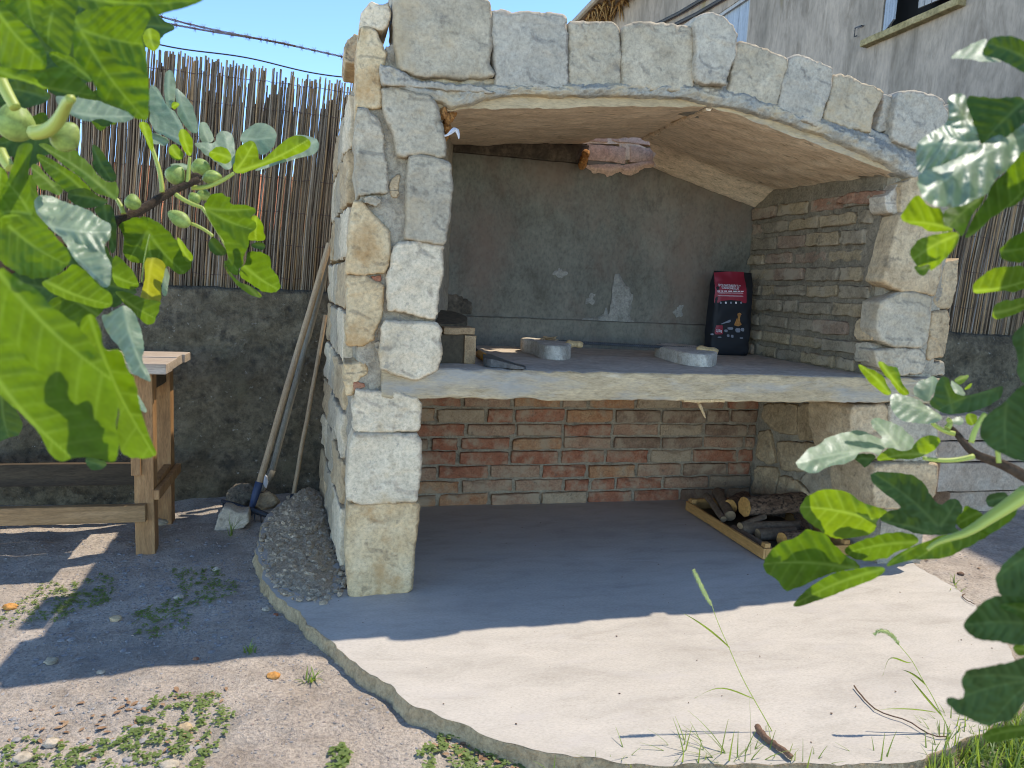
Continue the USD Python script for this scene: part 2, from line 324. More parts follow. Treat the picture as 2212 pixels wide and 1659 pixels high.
mat('cork', [(.38, .28, .15), (.5, .39, .24)], 22, 90, .4, .002)
mat('block_stone', [(.3, .29, .28), (.42, .41, .4), (.5, .49, .48)], 9, 90, .6, .004, spots=[((.3, .22, .16), 6, .55, .7, .6)])
plain('orange_plastic', (.5, .22, .03), .5)
mat('axe_steel', [(.05, .055, .065), (.11, .12, .14)], 20, 80, .3, .001, rough=.45, metal=.3)
plain('bag_black', (.012, .012, .013), .55, .25)
plain('bag_red', (.21, .010, .022), .45, .4)
plain('bag_white', (.55, .5, .5), .5)
plain('bag_grey', (.18, .18, .2), .5)
mat('foam', [(.3, .14, .05), (.5, .27, .1)], 30, 90, .8, .01)
plain('plastic_white', (.6, .58, .56), .4)
mat('white_stone', [(.36, .335, .30), (.47, .44, .40)], 8, 80, .5, .004)
mat('concrete_lump', [(.1, .09, .075), (.25, .23, .2), (.42, .41, .38)], 30, 60, 1., .015)
mat('tile_brown', [(.3, .235, .19), (.39, .32, .27), (.45, .4, .36)], 7, 90, .3, .003, spots=[((.5, .47, .45), 3, .55, .7, .5)])
mat('dry_fruit', [(.4, .19, .05), (.55, .32, .12)], 30, 90, .4, .003)
mat('dry_leaf', [(.14, .085, .055), (.25, .165, .11), (.36, .27, .19)], 20, 90, .3, .002)
mat('twig', [(.1, .065, .05), (.19, .13, .1)], 20, 90, .5, .003, stretch=(1, 1, 1))
mat('roof_tile', [(.35, .12, .06), (.45, .2, .1)], 3, 30, .3, .01)

def leafmat(name, top, vein, glow, rough=.5, spec=.5, fac=.5, dapple=0.):
    n = {'v': ('attribute', {'attribute': 'vein'}), 'g': ('geometry', {}),
         'a': ('noise_texture', {'scale': 34., 'detail': 6., 'roughness': .7}), 'r': ('rgb_ramp', {'ramp': [(.3, tuple(.72*c for c in top)), (.7, tuple(1.2*c for c in top))]}),
         'x': ('mix_color', {'b': vein}), 'k': ('noise_texture', {'scale': 240., 'detail': 3.}), 'u': ('bump', {'strength': .35, 'distance': .0015}),
         'p': ('principled_bsdf', {'roughness': rough, 'specular_ior_level': spec}),
         'q': ('rgb_ramp', {'ramp': [(.3, tuple(.7*c for c in glow)), (.7, tuple(1.1*c for c in glow))]}),
         'y': ('mix_color', {'b': tuple(min(1, 1.25*c+.03) for c in glow)}), 't': ('translucent_bsdf', {}), 'm': ('mix_closure', {'fac': fac})}
    l = [('g.position', 'a.vector'), ('g.position', 'k.vector'), ('a.fac', 'r.fac'), ('a.fac', 'q.fac'), ('r.color', 'x.a'), ('v.fac', 'x.fac'), ('x.result', 'p.base_color'),
         ('k.fac', 'u.height'), ('u.normal', 'p.normal'), ('q.color', 'y.a'), ('v.fac', 'y.fac'), ('y.result', 't.color'), ('p.BSDF', 'm.closure1'), ('t.BSDF', 'm.closure2')]
    MAT[name] = usdkit.material(stage, f'/World/Looks/{name}', n, l, surface='m.closure')
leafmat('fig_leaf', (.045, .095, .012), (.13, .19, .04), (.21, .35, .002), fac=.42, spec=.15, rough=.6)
leafmat('fig_leaf_shade_tone', (.03, .064, .02), (.065, .105, .035), (.14, .25, .004), fac=.26, rough=.6, spec=.18)  # darker copy of the leaf colour, shade painted into it
leafmat('fig_leaf_young', (.07, .13, .018), (.22, .28, .08), (.33, .48, .003), rough=.6, fac=.45, spec=.18)
leafmat('fig_leaf_yellow', (.2, .2, .02), (.26, .24, .05), (.48, .48, .01))
leafmat('fig_leaf_sun_tone', (.20, .25, .165), (.34, .38, .26), (.28, .44, .02), rough=.46, spec=.6, fac=.25)  # paler copy of the leaf colour, sunlight on leaf tops painted in
leafmat('weed_leaf', (.155, .20, .055), (.1, .2, .04), (.4, .55, .04), fac=.35)
leafmat('grass_blade', (.12, .18, .04), (.1, .2, .04), (.45, .6, .06), fac=.4)
plain('petiole', (.36, .4, .07), .5)
plain('seed_head_green', (.42, .46, .16), .8)
mat('fig_skin', [(.17, .27, .07), (.24, .35, .1), (.3, .4, .14)], 30, 90, .15, .001, rough=.5)
mat('fig_bark', [(.035, .025, .018), (.08, .06, .045)], 30, 90, .7, .004)

# where enlargements of the print lie in it: (x, y, pixels per pixel)
CR = {1: (0, 0, 3), 2: (663.6, 0, 3), 3: (1474.7, 0, 3), 4: (0, 553, 3), 5: (663.6, 553, 3), 6: (1474.7, 553, 3), 7: (0, 1106, 3), 8: (663.6, 1106, 3), 9: (1474.7, 1106, 3),
      10: (1253.5, 221.2, 3), 11: (1179.7, 0, 5), 12: (1769.6, 368.7, 5), 13: (1659, 737.3, 5), 14: (1400.9, 995.4, 5), 15: (442.4, 958.5, 7.5), 16: (0, 0, 5), 17: (0, 309.7, 5),
      18: (258, 331.8, 5), 19: (1769.6, 36.9, 5), 20: (1622, 995.4, 3.75), 21: (1990.8, 1179.7, 3.4627), 22: (1990.8, 884.8, 6.247), 23: (921.7, 663.6, 3.333), 24: (1474.7, 575.1, 8.036), 0: (0, 0, 1)}
def K(c, pts):
    x, y, s = CR[c]
    return [(x+p[0]/s, y+p[1]/s) for p in pts]
def XZ(c, pts, y=0.):
    return np.array([U(*p, 'y', y)[[0, 2]] for p in K(c, pts)])

# ------------------------------------------------------------ ground, platform
PLAT = Polygon(chaikin([(-.37, .72), (-.35, .39), (-.246, .028), (-.076, -.298), (.062, -.594), (.18, -.791), (.398, -1.0), (.537, -1.085), (.962, -1.19), (1.453, -1.255), (1.70, -1.20),
                        (2.06, -1.02), (2.32, -.756), (2.54, -.347), (2.60, -.05), (2.66, .3), (2.7, 1.5), (-.2, 1.5), (-.36, 1.1)], 2))
def ground_z(x, y):
    p = np.stack([x, y, 0*x], -1)
    base = -.047 - .03*np.clip(-x-.2, 0, 1) + .012*np.clip(y-.6, 0, 1)
    k = np.clip(1-np.hypot(x-.5, y)/9, 0, 1)
    return base + k*((fbm(p*2.2, 4, 3)-.5)*.045 + (fbm(p*14, 3, 5)-.5)*.016)
def grid(x0, x1, nx, y0, y1, ny, zf):
    X, Y = np.meshgrid(np.linspace(x0, x1, nx), np.linspace(y0, y1, ny), indexing='ij')
    v = np.c_[X.ravel(), Y.ravel(), zf(X.ravel(), Y.ravel())]; i = np.arange(nx*ny).reshape(nx, ny)
    return v, np.stack([i[:-1, :-1], i[1:, :-1], i[1:, 1:], i[:-1, 1:]], -1).reshape(-1, 4)
def ground_mesh():
    xs = np.concatenate([[-60, -25, -10, -5, -3.2], np.linspace(-2.4, 4.8, 420), [5.5, 7, 10, 16, 30, 60]])
    ys = np.concatenate([[-60, -25, -10, -5, -3.4], np.linspace(-2.8, 1.9, 300), [2.5, 4, 8, 16, 30, 60]])
    X, Y = np.meshgrid(xs, ys, indexing='ij'); v = np.c_[X.ravel(), Y.ravel(), ground_z(X.ravel(), Y.ravel())]
    i = np.arange(len(xs)*len(ys)).reshape(len(xs), len(ys))
    return v, np.stack([i[:-1, :-1], i[1:, :-1], i[1:, 1:], i[:-1, 1:]], -1).reshape(-1, 4)
gm = ground_mesh()
obj('ground', gm, 'ground_dirt', smooth=True, kind='structure', label='stony beige dirt ground of the yard')

def plat_mesh():
    n = 420
    b = np.array([PLAT.exterior.interpolate(i/n, True).coords[0] for i in range(n)])
    jag = (fbm(np.c_[b*9, np.zeros(n)], 4, 2)-.5)*.05 + (fbm(np.c_[b*40, np.zeros(n)], 3, 4)-.5)*.02
    cen = np.array([1.1, .1]); d = b-cen; d /= np.linalg.norm(d, axis=1, keepdims=True)
    b = b + d*jag[:, None]
    P = Polygon(b).buffer(0)
    zt = lambda x, y: (fbm(np.stack([x*3, y*3, 0*x], -1), 3, 8)-.5)*.004 + (fbm(np.stack([x*25, y*25, 0*x], -1), 2, 9)-.5)*.0012 - .001
    zb = lambda x, y: -.12+0*x
    v, f = sheet(P, .035, zb, zt, .015)
    return v, f, P
pv, pf, PLATJ = plat_mesh()
nz = np.cross(pv[pf[:, 1]]-pv[pf[:, 0]], pv[pf[:, 2]]-pv[pf[:, 0]]); nz /= np.linalg.norm(nz, axis=1, keepdims=True)+1e-12
plat = obj('platform', (pv, pf[nz[:, 2] > .5]), 'platform_concrete', smooth=True, kind='structure', label='pale rounded concrete slab that the barbecue stands on')
# broken rim: side of the slab, with crumbs bulging out
ring = np.array(PLATJ.exterior.coords)[:-1]; ring = resample(ring, 1600)
def rim():
    n = len(ring); nrm = np.roll(ring, -1, 0)-np.roll(ring, 1, 0); nrm = np.c_[nrm[:, 1], -nrm[:, 0]]; nrm /= np.linalg.norm(nrm, axis=1, keepdims=True)
    if Polygon(ring).exterior.is_ccw is False: nrm = -nrm
    vs = []
    for z, o in ((-.001, -.001), (-.004, .001), (-.012, .001), (-.022, .002), (-.034, .004), (-.048, .008), (-.065, .012), (-.12, .014)):
        j = ((fbm(np.c_[ring*30, np.full(n, z*30)], 3, 12)-.5)*.012 + (fbm(np.c_[ring*120, np.full(n, z*160)], 3, 13)-.5)*.012)*(z < -.003)
        q = ring + nrm*(o+j)[:, None]
        vs.append(np.c_[q, np.full(n, z)])
    v = np.vstack(vs); f = []
    for i in range(len(vs)-1):
        a = np.arange(n); b = (a+1) % n
        f.append(np.c_[i*n+a, (i+1)*n+a, (i+1)*n+b, i*n+b])
    return v, np.vstack(f)
obj('rim', rim(), 'platform_side', plat, smooth=True)

# ------------------------------------------------------------ the barbecue
bbq = thing('stone_barbecue', 'large open masonry barbecue with stone piers, concrete shelf and sloping concrete roof', 'barbecue', (1.2, .5, 0))
def prism(xy, z0, z1):
    p = np.array(xy, float); n = len(p)
    if Polygon(p).exterior.is_ccw is False: p = p[::-1]
    v = np.vstack([np.c_[p, np.full(n, z0)], np.c_[p, np.full(n, z1)]]); f = [(0, i+1, i) for i in range(1, n-1)] + [(n, n+i, n+i+1) for i in range(1, n-1)]
    for i in range(n):
        k = (i+1) % n; f += [(i, k, n+k), (i, n+k, n+i)]
    return v, np.array(f)
def rough(m, amp=.01, freq=18, seed=0, sub=4):
    t = trimesh.Trimesh(*m)
    for _ in range(sub): t = t.subdivide()
    v = np.array(t.vertices); g = np.stack([fbm(v*freq+40*k+seed, 4, seed+k) for k in range(3)], 1)-.5
    return v+g*2*amp, np.array(t.faces)

# left pier: mortar core, dressed stones
pier = obj('pier', cat(rough(prism([(.025, .026), (.24, .026), (.25, 1.13), (-.03, 1.42), (.0, .3)], -.01, .77), .012, 24, 1, 5), rough(prism([(.03, .028), (.30, .028), (.53, 1.12), (-.01, 1.42), (.02, .3)], .771, 2.0), .014, 24, 2, 5)), 'mortar', bbq, smooth=30)
seed = 10
def put(parent, c, pts, m, y0=0., depth=.26, name='stone', tilt=(0, 0), r=.018, amp=.006, **kw):
    global seed; seed += 1
    return obj(name, stone(XZ(c, pts, y0), y0, depth, r, amp, seed, 1.0, tilt), m, parent, smooth=55, **kw)
put(pier, 0, [(755, 1088), (905, 1086), (908, 1100), (900, 1149), (894, 1223), (890, 1279), (838, 1288), (755, 1293), (748, 1206), (752, 1133)], 'limestone_ochre', label='large ochre stone with rusty stain at the foot of the pier')
put(pier, 5, [(310, 1150), (500, 1152), (715, 1160), (740, 1200), (735, 1400), (710, 1590), (520, 1602), (350, 1610), (260, 1580), (265, 1400), (275, 1250)], 'limestone_pale', -.008)
put(pier, 5, [(310, 870), (450, 872), (600, 880), (715, 920), (742, 965), (735, 1050), (720, 1140), (520, 1146), (330, 1147), (300, 1125), (300, 1000)], 'limestone_pale')
put(pier, 5, [(240, 700), (340, 690), (392, 702), (385, 760), (330, 810), (300, 900), (255, 905), (232, 800)], 'limestone_ochre', .02, .2)
put(pier, 5, [(300, 815), (372, 822), (374, 850), (340, 862), (298, 866)], 'brick_red', .015, .1, name='brick', r=.006, amp=.003)
put(pier, 5, [(500, 420), (660, 424), (830, 430), (865, 480), (872, 570), (850, 740), (720, 805), (650, 790), (560, 770), (530, 740), (475, 730), (468, 600), (485, 480)], 'limestone_pale', -.012)
put(pier, 0, [(853, 526), (897, 522), (958, 530), (959, 573), (950, 636), (942, 690), (910, 686), (877, 676), (837, 670), (836, 626), (844, 575)], 'limestone_pale', -.005)
put(pier, 2, [(660, 1010), (740, 995), (870, 1030), (935, 1060), (940, 1200), (930, 1400), (892, 1585), (760, 1565), (630, 1540), (650, 1420), (640, 1340), (650, 1150)], 'limestone_grey', -.01)
put(pier, 2, [(485, 570), (560, 565), (800, 620), (850, 680), (880, 820), (905, 1000), (850, 1020), (720, 990), (640, 1015), (580, 1000), (570, 900), (500, 720)], 'limestone_grey', -.012)
put(pier, 5, [(265, 130), (380, 130), (490, 180), (497, 290), (480, 400), (440, 510), (430, 545), (350, 580), (250, 575), (258, 450), (262, 300)], 'limestone_ochre', .01)
put(pier, 5, [(420, 130), (482, 125), (484, 165), (424, 170)], 'brick_red', .02, .08, name='brick', r=.006, amp=.003)
put(pier, 0, [(765, 434), (784, 436), (810, 467), (843, 497), (845, 547), (842, 573), (830, 588), (790, 594), (745, 588), (752, 540), (757, 480)], 'limestone_ochre', .008)
put(pier, 2, [(330, 705), (400, 700), (470, 780), (495, 880), (520, 1100), (532, 1240), (430, 1255), (330, 1265), (312, 1100), (312, 900)], 'limestone_grey', .006)
put(pier, 2, [(345, 180), (400, 168), (450, 208), (490, 300), (520, 345), (500, 420), (475, 470), (490, 560), (492, 690), (325, 695), (322, 500), (328, 300)], 'limestone_ochre', .01)
put(pier, 2, [(410, 5), (470, 30), (530, 15), (547, 90), (522, 170), (490, 192), (380, 172), (335, 185), (350, 90)], 'limestone_pale', .015)
put(pier, 2, [(375, 1270), (440, 1263), (482, 1300), (450, 1342), (380, 1312)], 'limestone_grey', .0, .06, r=.008)
put(pier, 2, [(540, 1160), (602, 1118), (592, 1272), (543, 1278)], 'limestone_brown', .02, .08, r=.008)
put(pier, 5, [(440, 560), (475, 545), (480, 620), (450, 640)], 'limestone_grey', .015, .08, r=.008)
put(pier, 2, [(510, 300), (560, 280), (570, 360), (525, 390)], 'limestone_blue', .03, .08, r=.008)
# the outer side of the left wall, laid in long blocks
zs = [0, .27, .47, .66, .86, 1.07, 1.27, 1.48, 1.70, 1.90]
for i in range(len(zs)-1):
    ys = [.27, .62+.12*(i % 2), 1.02+.1*((i+1) % 3)/2, 1.44]
    for j in range(3):
        m = rbox((-.002, ys[j]+.006, zs[i]+.006), (.16, ys[j+1]-.006, zs[i+1]-.006), .012, (2, 8, 6), .019, 16, 60+i*3+j, .012)
        v = m[0]; v[:, 0] -= .055*v[:, 1]*np.clip(1.35-v[:, 2]*.35, .5, 1.3)
        obj('stone', (v, m[1]), ['limestone_pale', 'limestone_grey', 'limestone_brown', 'limestone_grey'][(i*2+j) % 4], pier, smooth=40)
put(pier, 2, [(240, 400), (245, 290), (300, 222), (330, 225), (345, 300), (330, 420)], 'limestone_brown', .35, .3)
obj('soot_coating', cat(rough(prism([(.298, .29), (.30, .28), (.524, 1.118), (.52, 1.12)], .885, 1.86), .003, sub=3)), 'soot_and_shade', pier, smooth=True)

# shelf
def shelf():
    m = rbox((.115, .0, .762), (2.62, 1.15, .88), .010, (90, 24, 5), .004, 22, 5, .012)
    v = m[0]; lip = (v[:, 2] < .775) & (v[:, 1] < .2)
    v[lip, 2] += (fbm(np.c_[v[lip, 0]*9, v[lip, 1]*30, np.zeros(lip.sum())], 3, 3)-.5)*.02
    return v, m[1]
sv, sf = shelf()
cz = sv[sf].mean(1); up = np.cross(sv[sf[:, 1]]-sv[sf[:, 0]], sv[sf[:, 2]]-sv[sf[:, 0]]); up /= np.linalg.norm(up, axis=1, keepdims=True)+1e-12
top = (up[:, 2] > .75) & (cz[:, 2] > .86)
shelf_p = obj('shelf', (sv, sf[~top]), 'cement', bbq, smooth=40)
obj('worktop', (sv, sf[top]), 'shelf_top', shelf_p, smooth=40)
obj('splinter', cat(tube(spline([U(1508, 868, 'y', .02), U(1516, 884, 'y', .01), U(1524, 903, 'y', .0)], 5), [.004, .006, .002], 5)) if False else tube(spline([U(1508, 868, 'y', .02), U(1516, 884, 'y', .01), U(1524, 903, 'y', .0)], 5), [.004, .007, .006, .005, .002], 5), 'cork', shelf_p)
obj('splinter', rbox(U(1478, 869, 'y', .0), U(1568, 862, 'y', .0)+np.array([0, .05, 0]), .004, (8, 2, 2), .006, 30, 3), 'cork', shelf_p)

# back wall: brick below, smoked plaster above
bw = obj('back_wall', cat(rough(prism([(.05, 1.135), (2.5, 1.135), (2.5, 1.32), (.05, 1.32)], -.02, .765), .008, 30, 4, 6)), 'brick_mortar', bbq, smooth=20)
r2 = np.random.default_rng(5)
z = -.012; row = 0
RZ = []
while z < .74:
    h = .070 + r2.uniform(-.006, .005); x = .12 + (.145 if row % 2 else 0) + r2.uniform(-.03, .03) - .2
    while x < 2.42:
        w = r2.choice([.272, .28, .265, .255, .14], p=[.3, .27, .2, .15, .08])
        a, b = max(x, .1), min(x+w, 2.415)
        if b-a > .04 and b > .22:
            k = r2.choice(len(BR), p=[.34, .18, .27, .11, .06, .04])
            if b > 2.0: k = r2.choice([2, 3, 4, 0])
            y = 1.120 + r2.uniform(-.008, .007); dz = r2.uniform(-.003, .003)
            m = rbox((a, y, z+dz), (b, y+.1, z+h+dz), .007, (6, 2, 3), .006, 30, int(r2.integers(1000)), .012)
            v = m[0]; v[:, 2] += (v[:, 0]-(a+b)/2)*r2.uniform(-.02, .02)
            obj('brick', (v, m[1]), BR[k][0], bw, smooth=40)
        x += w + .012 + r2.uniform(0, .010)
    z += h + .0095; row += 1
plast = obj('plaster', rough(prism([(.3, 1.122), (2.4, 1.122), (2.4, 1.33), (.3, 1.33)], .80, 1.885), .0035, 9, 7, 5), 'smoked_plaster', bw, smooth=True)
obj('ledge', rbox((.5, 1.100, .84), (2.27, 1.14, 1.035), .008, (60, 2, 8), .004, 20, 9), 'smoked_plaster', bw, smooth=True)
def patch(c, pts, y, m, parent, th=.004, name='plaster_patch'):
    p = resample(chaikin(XZ(c, pts, y), 1), 90); cc = p.mean(0); dd = p-cc
    p = p + dd/np.linalg.norm(dd, axis=1, keepdims=True)*((fbm(np.c_[p*70, np.zeros(90)], 3, 3)-.5)*.045)[:, None]; P = Polygon(p).buffer(0)
    if P.geom_type != 'Polygon': P = max(P.geoms, key=lambda g: g.area)
    pts2, t = triangulate(P, .012)
    d = np.array([P.exterior.distance(Point(q)) for q in pts2])
    yy = y - np.clip(d/.015, 0, 1)*th - (fbm(np.c_[pts2*40, np.zeros(len(pts2))], 3)-.5)*.004*np.clip(d/.015, 0, 1)
    t = t[:, [0, 1, 2]]
    v = np.c_[pts2[:, 0], yy, pts2[:, 1]]
    return obj(name, (v, t), m, parent, smooth=True)
patch(10, [(190, 1420), (215, 1120), (255, 1105), (280, 1160), (330, 1200), (335, 1300), (320, 1400), (360, 1420), (370, 1490), (340, 1480), (300, 1430), (150, 1450), (130, 1480), (100, 1430), (0, 1420), (10, 1395), (150, 1390), (170, 1300), (150, 1340), (150, 1280)], 1.117, 'pale_plaster', plast)
patch(5, [(1590, 90), (1640, 75), (1690, 105), (1670, 140), (1600, 130)], 1.118, 'pale_plaster', plast)
patch(5, [(1800, 280), (1850, 240), (1868, 250), (1855, 300), (1815, 310)], 1.118, 'pale_plaster', plast)
patch(10, [(590, 1370), (640, 1320), (670, 1330), (650, 1400)], 1.118, 'pale_plaster', plast)
patch(5, [(820, 250), (900, 230), (1000, 270), (1080, 300), (1085, 370), (960, 380), (860, 400), (800, 380)], 1.1175, 'soot_and_shade', plast)
obj('crevice', rough(prism([(.5, 1.095), (1.25, 1.095), (1.25, 1.14), (.5, 1.14)], 1.862, 1.955), .006, 25, 3, 4), 'soot_and_shade', bw, smooth=True)  # solid dark bar that paints the shade of an open gap
# plaster above the roof, seen through the smoke hole
hole = [(1268, 320), (1285, 312), (1302, 305), (1318, 318), (1340, 318), (1368, 312), (1380, 322), (1412, 320), (1412, 345), (1372, 368), (1350, 372), (1330, 382), (1300, 368), (1268, 366)]
upw = obj('upper_wall', rough(prism([(1.12, 1.150), (1.80, 1.150), (1.80, 1.3), (1.12, 1.3)], 1.80, 2.07), .006, 16, 9, 5), 'mortar', bw, smooth=True)
for xa, xb, za, zb in ((1266, 1352, 1.885, 1.975), (1360, 1450, 1.892, 1.985), (1240, 1310, 1.985, 2.062), (1318, 1420, 1.994, 2.066)):
    obj('brick', rbox((U(xa, 340, 'y', 1.128)[0], 1.126, za), (U(xb, 340, 'y', 1.128)[0], 1.2, zb), .006, (6, 2, 3), .006, 26, int(xa) % 50, .012), 'pink_plaster', upw, smooth=40)

# right side wall: sooty bricks between plaster and pier
sw = obj('side_wall', cat(rough(prism([(2.274, .10), (2.5, .10), (2.5, 1.14), (2.274, 1.14)], .87, 1.80), .013, 30, 6, 5)), 'brick_mortar_smoked', bbq, smooth=20)
z = .885; row = 0
while z < 1.70:
    h = .063 + r2.uniform(-.007, .007); y = 1.115 - (.11 if row % 2 else 0) - r2.uniform(0, .03) + .12
    lim = .13 + r2.uniform(-.03, .05)
    while y > lim:
        w = r2.choice([.25, .235, .2, .12], p=[.4, .3, .2, .1])
        a, b = max(y-w, lim), min(y, 1.118)
        if b-a > .045:
            k = r2.choice(len(BG), p=[.46, .33, .16, .05]); x = 2.262 + r2.uniform(-.014, .008)
            m = rbox((x, a, z), (x+.12, b, z+h), .010, (2, 7, 3), .009, 26, int(r2.integers(1000)), .014)
            v = m[0]; v[:, 2] += (v[:, 1]-(a+b)/2)*r2.uniform(-.03, .03)
            obj('brick', (v, m[1]), BG[k][0], sw, smooth=40)
        y -= w + .013 + r2.uniform(0, .008)
    z += h + .0215; row += 1
def side_stone(c, pts, m, parent, x0, depth=.15, r=.015, amp=.007, name='stone'):
    global seed; seed += 1
    p = np.array([U(*q, 'x', x0)[1:] for q in K(c, pts)])
    v, f = stone(np.c_[-p[:, 0], p[:, 1]], x0, depth, r, amp, seed)
    return obj(name, (np.c_[v[:, 1], -v[:, 0], v[:, 2]], f), m, parent, smooth=55)
side_stone(12, [(190, 350), (195, 310), (320, 240), (560, 215), (700, 215), (708, 290), (700, 355), (440, 362)], 'brick_rust', sw, 2.252, .1, .008, .004, 'brick')

# right pier
pier2 = obj('pier', cat(rough(prism([(2.29, .05), (2.60, .05), (2.62, 1.2), (2.30, 1.2)], .875, 2.0), .012, seed=8), rough(prism([(2.42, .05), (2.66, .05), (2.66, 1.2), (2.42, 1.2)], -.01, .77), .012, seed=9)), 'mortar', bbq, smooth=20)
put(pier2, 12, [(880, 470), (1040, 430), (1330, 430), (1350, 700), (1345, 1000), (1320, 1120), (1300, 1240), (1262, 1345), (1050, 1300), (900, 1300), (760, 1245), (682, 1192), (750, 980), (800, 760), (850, 600)], 'limestone_brown', -.01, .11)
put(pier2, 12, [(890, 120), (1040, 60), (1300, 30), (1330, 200), (1320, 420), (1040, 420), (890, 465)], 'limestone_brown', .005, .1)
put(pier2, 12, [(712, 280), (840, 170), (870, 130), (890, 250), (885, 430), (860, 460), (750, 455), (715, 350)], 'white_stone', .03, .1, r=.01, amp=.004)

put(pier2, 6, [(1390, 240), (1480, 225), (1622, 260), (1620, 330), (1605, 420), (1592, 560), (1550, 590), (1370, 590), (1282, 540), (1263, 450), (1280, 300)], 'limestone_grey', -.005, .11)
put(pier2, 6, [(1250, 605), (1400, 595), (1552, 600), (1578, 650), (1560, 765), (1400, 775), (1290, 735), (1248, 680)], 'limestone_grey', .0, .11)
put(pier2, 12, [(1335, 990), (1440, 970), (1520, 960), (1500, 1100), (1470, 1350), (1430, 1490), (1250, 1480), (1240, 1380), (1310, 1230)], 'limestone_brown', .05)
put(pier2, 6, [(1622, 358), (1722, 350), (1738, 400), (1720, 560), (1700, 655), (1582, 672), (1595, 560), (1612, 420)], 'limestone_brown', .04)
put(pier2, 6, [(1600, 692), (1695, 680), (1705, 770), (1590, 775)], 'limestone_grey', .05)
side_stone(12, [(585, 905), (650, 895), (720, 920), (735, 1010), (715, 1100), (650, 1110), (655, 1000), (600, 950)], 'brick_red', pier2, 2.258, .06, .008, .004, 'brick')
side_stone(6, [(1120, 420), (1210, 380), (1255, 450), (1230, 540), (1130, 550), (1105, 500)], 'limestone_brown', pier2, 2.25, .08, .012, .005)
side_stone(6, [(1110, 560), (1210, 560), (1240, 640), (1200, 690), (1110, 680)], 'limestone_grey', pier2, 2.25, .08, .012, .005)
for pts, m in (([(520, 958), (735, 958), (728, 1160), (640, 1155), (560, 1112), (508, 1050)], 'limestone_brown'), ([(742, 958), (1012, 962), (1005, 1100), (995, 1205), (860, 1200), (742, 1190)], 'limestone_brown'),
               ([(485, 1140), (560, 1130), (608, 1420), (602, 1340), (540, 1350), (470, 1300)], 'limestone_brown'), ([(612, 1200), (740, 1205), (870, 1212), (930, 1260), (900, 1330), (780, 1392), (640, 1390), (606, 1300)], 'limestone_brown'),
               ([(625, 1425), (660, 1420), (740, 1460), (815, 1530), (800, 1570), (600, 1560)], 'limestone_brown'), ([(800, 1400), (905, 1345), (1060, 1355), (1070, 1500), (1000, 1580), (830, 1560), (760, 1450)], 'limestone_grey'),
               ([(470, 1360), (600, 1370), (615, 1420), (590, 1550), (440, 1540)], 'limestone_brown')):
    side_stone(6, pts, m, pier2, 2.40)
put(pier2, 6, [(1100, 970), (1330, 962), (1350, 1130), (1330, 1300), (1130, 1330), (1090, 1150)], 'limestone_brown', .02, .3)
put(pier2, 6, [(1340, 965), (1600, 960), (1660, 1150), (1650, 1330), (1345, 1330), (1355, 1130)], 'limestone_grey', .01, .3)
put(pier2, 6, [(1250, 1350), (1450, 1340), (1662, 1345), (1655, 1450), (1640, 1560), (1500, 1640), (1250, 1640), (1240, 1500)], 'limestone_brown', -.01, .3)
for i, (z0, z1) in enumerate(((0, .3), (.3, .52), (.52, .76), (.9, 1.2), (1.2, 1.45), (1.45, 1.75), (1.75, 1.98))):
    for j in range(3):
        obj('stone', rbox((2.52, .32+.3*j, z0+.006), (2.70, .31+.3*(j+1), z1-.006), .014, (2, 4, 4), .011, 14, 160+i*3+j), ['limestone_grey', 'limestone_pale', 'limestone_brown'][(i+j) % 3], pier2, smooth=40)

# roof: two sloping slabs that meet in a ridge, with a smoke hole at the back
def zroof(x, y):
    xr = 1.37 + .12*y; zr = 1.94 + .05*y; zl = 1.815 + .05*y; zq = 1.744 + .035*y
    z = np.where(x < xr, zl + (zr-zl)*np.clip((x-.3)/(xr-.3), -.4, 1)**.72 if False else zl + (zr-zl)*np.clip((x-.3)/(xr-.3), -.4, 1), zr + (zq-zr)*(x-xr)/(2.31-xr))
    k = np.clip((y-.955)/.16, 0, 1)*(x > xr-.05)
    return z - k*np.where(y > .955, .085, 0)
hx = np.array([U(*p, 'y', 1.02)[0] for p in hole]); hz = np.array([U(*p, 'y', 1.02)[2] for p in hole])
RO = Polygon([(.1, .03), (2.62, .03), (2.62, 1.30), (.1, 1.30)])
gap = Polygon([(1.22, 1.0), (1.235, .94), (1.27, .955), (1.29, .90), (1.33, .915), (1.345, .87), (1.385, .88), (1.40, .945), (1.42, .95), (1.435, .905), (1.48, .93), (1.50, .965), (1.53, .95), (1.56, 1.0), (1.60, 1.01), (1.60, 1.06), (1.64, 1.09), (1.63, 1.134), (1.21, 1.134), (1.225, 1.07)])
def rl(x, y):
    q = np.stack([x, y, 0*x], -1)
    saw = np.abs(((x*5.2+.3*noise(q*2)) % 1)-.5)
    return zroof(x, y) + (fbm(q*12, 4, 21)-.5)*.02 + .004*(saw < .03)
rv, rf = sheet(RO.difference(gap), .032, rl, lambda x, y: zroof(x, y)+.10+(fbm(np.stack([x*9, y*9, 0*x], -1), 3)-.5)*.03, .02)
rn = np.cross(rv[rf[:, 1]]-rv[rf[:, 0]], rv[rf[:, 2]]-rv[rf[:, 0]]); rn /= np.linalg.norm(rn, axis=1, keepdims=True)+1e-12
rc = rv[rf].mean(1); inh = contains_xy(gap.buffer(.03), rc[:, 0], rc[:, 1]) & (np.abs(rn[:, 2]) < .5)
roof = obj('roof', (rv, rf[rn[:, 2] < -.5]), 'formwork', bbq, smooth=True)
obj('roof_screed', (rv, rf[(rn[:, 2] >= -.5) & ~inh]), 'cement', roof, smooth=30)
obj('hole_edge', (rv, rf[inh]), 'formwork', roof, smooth=30)
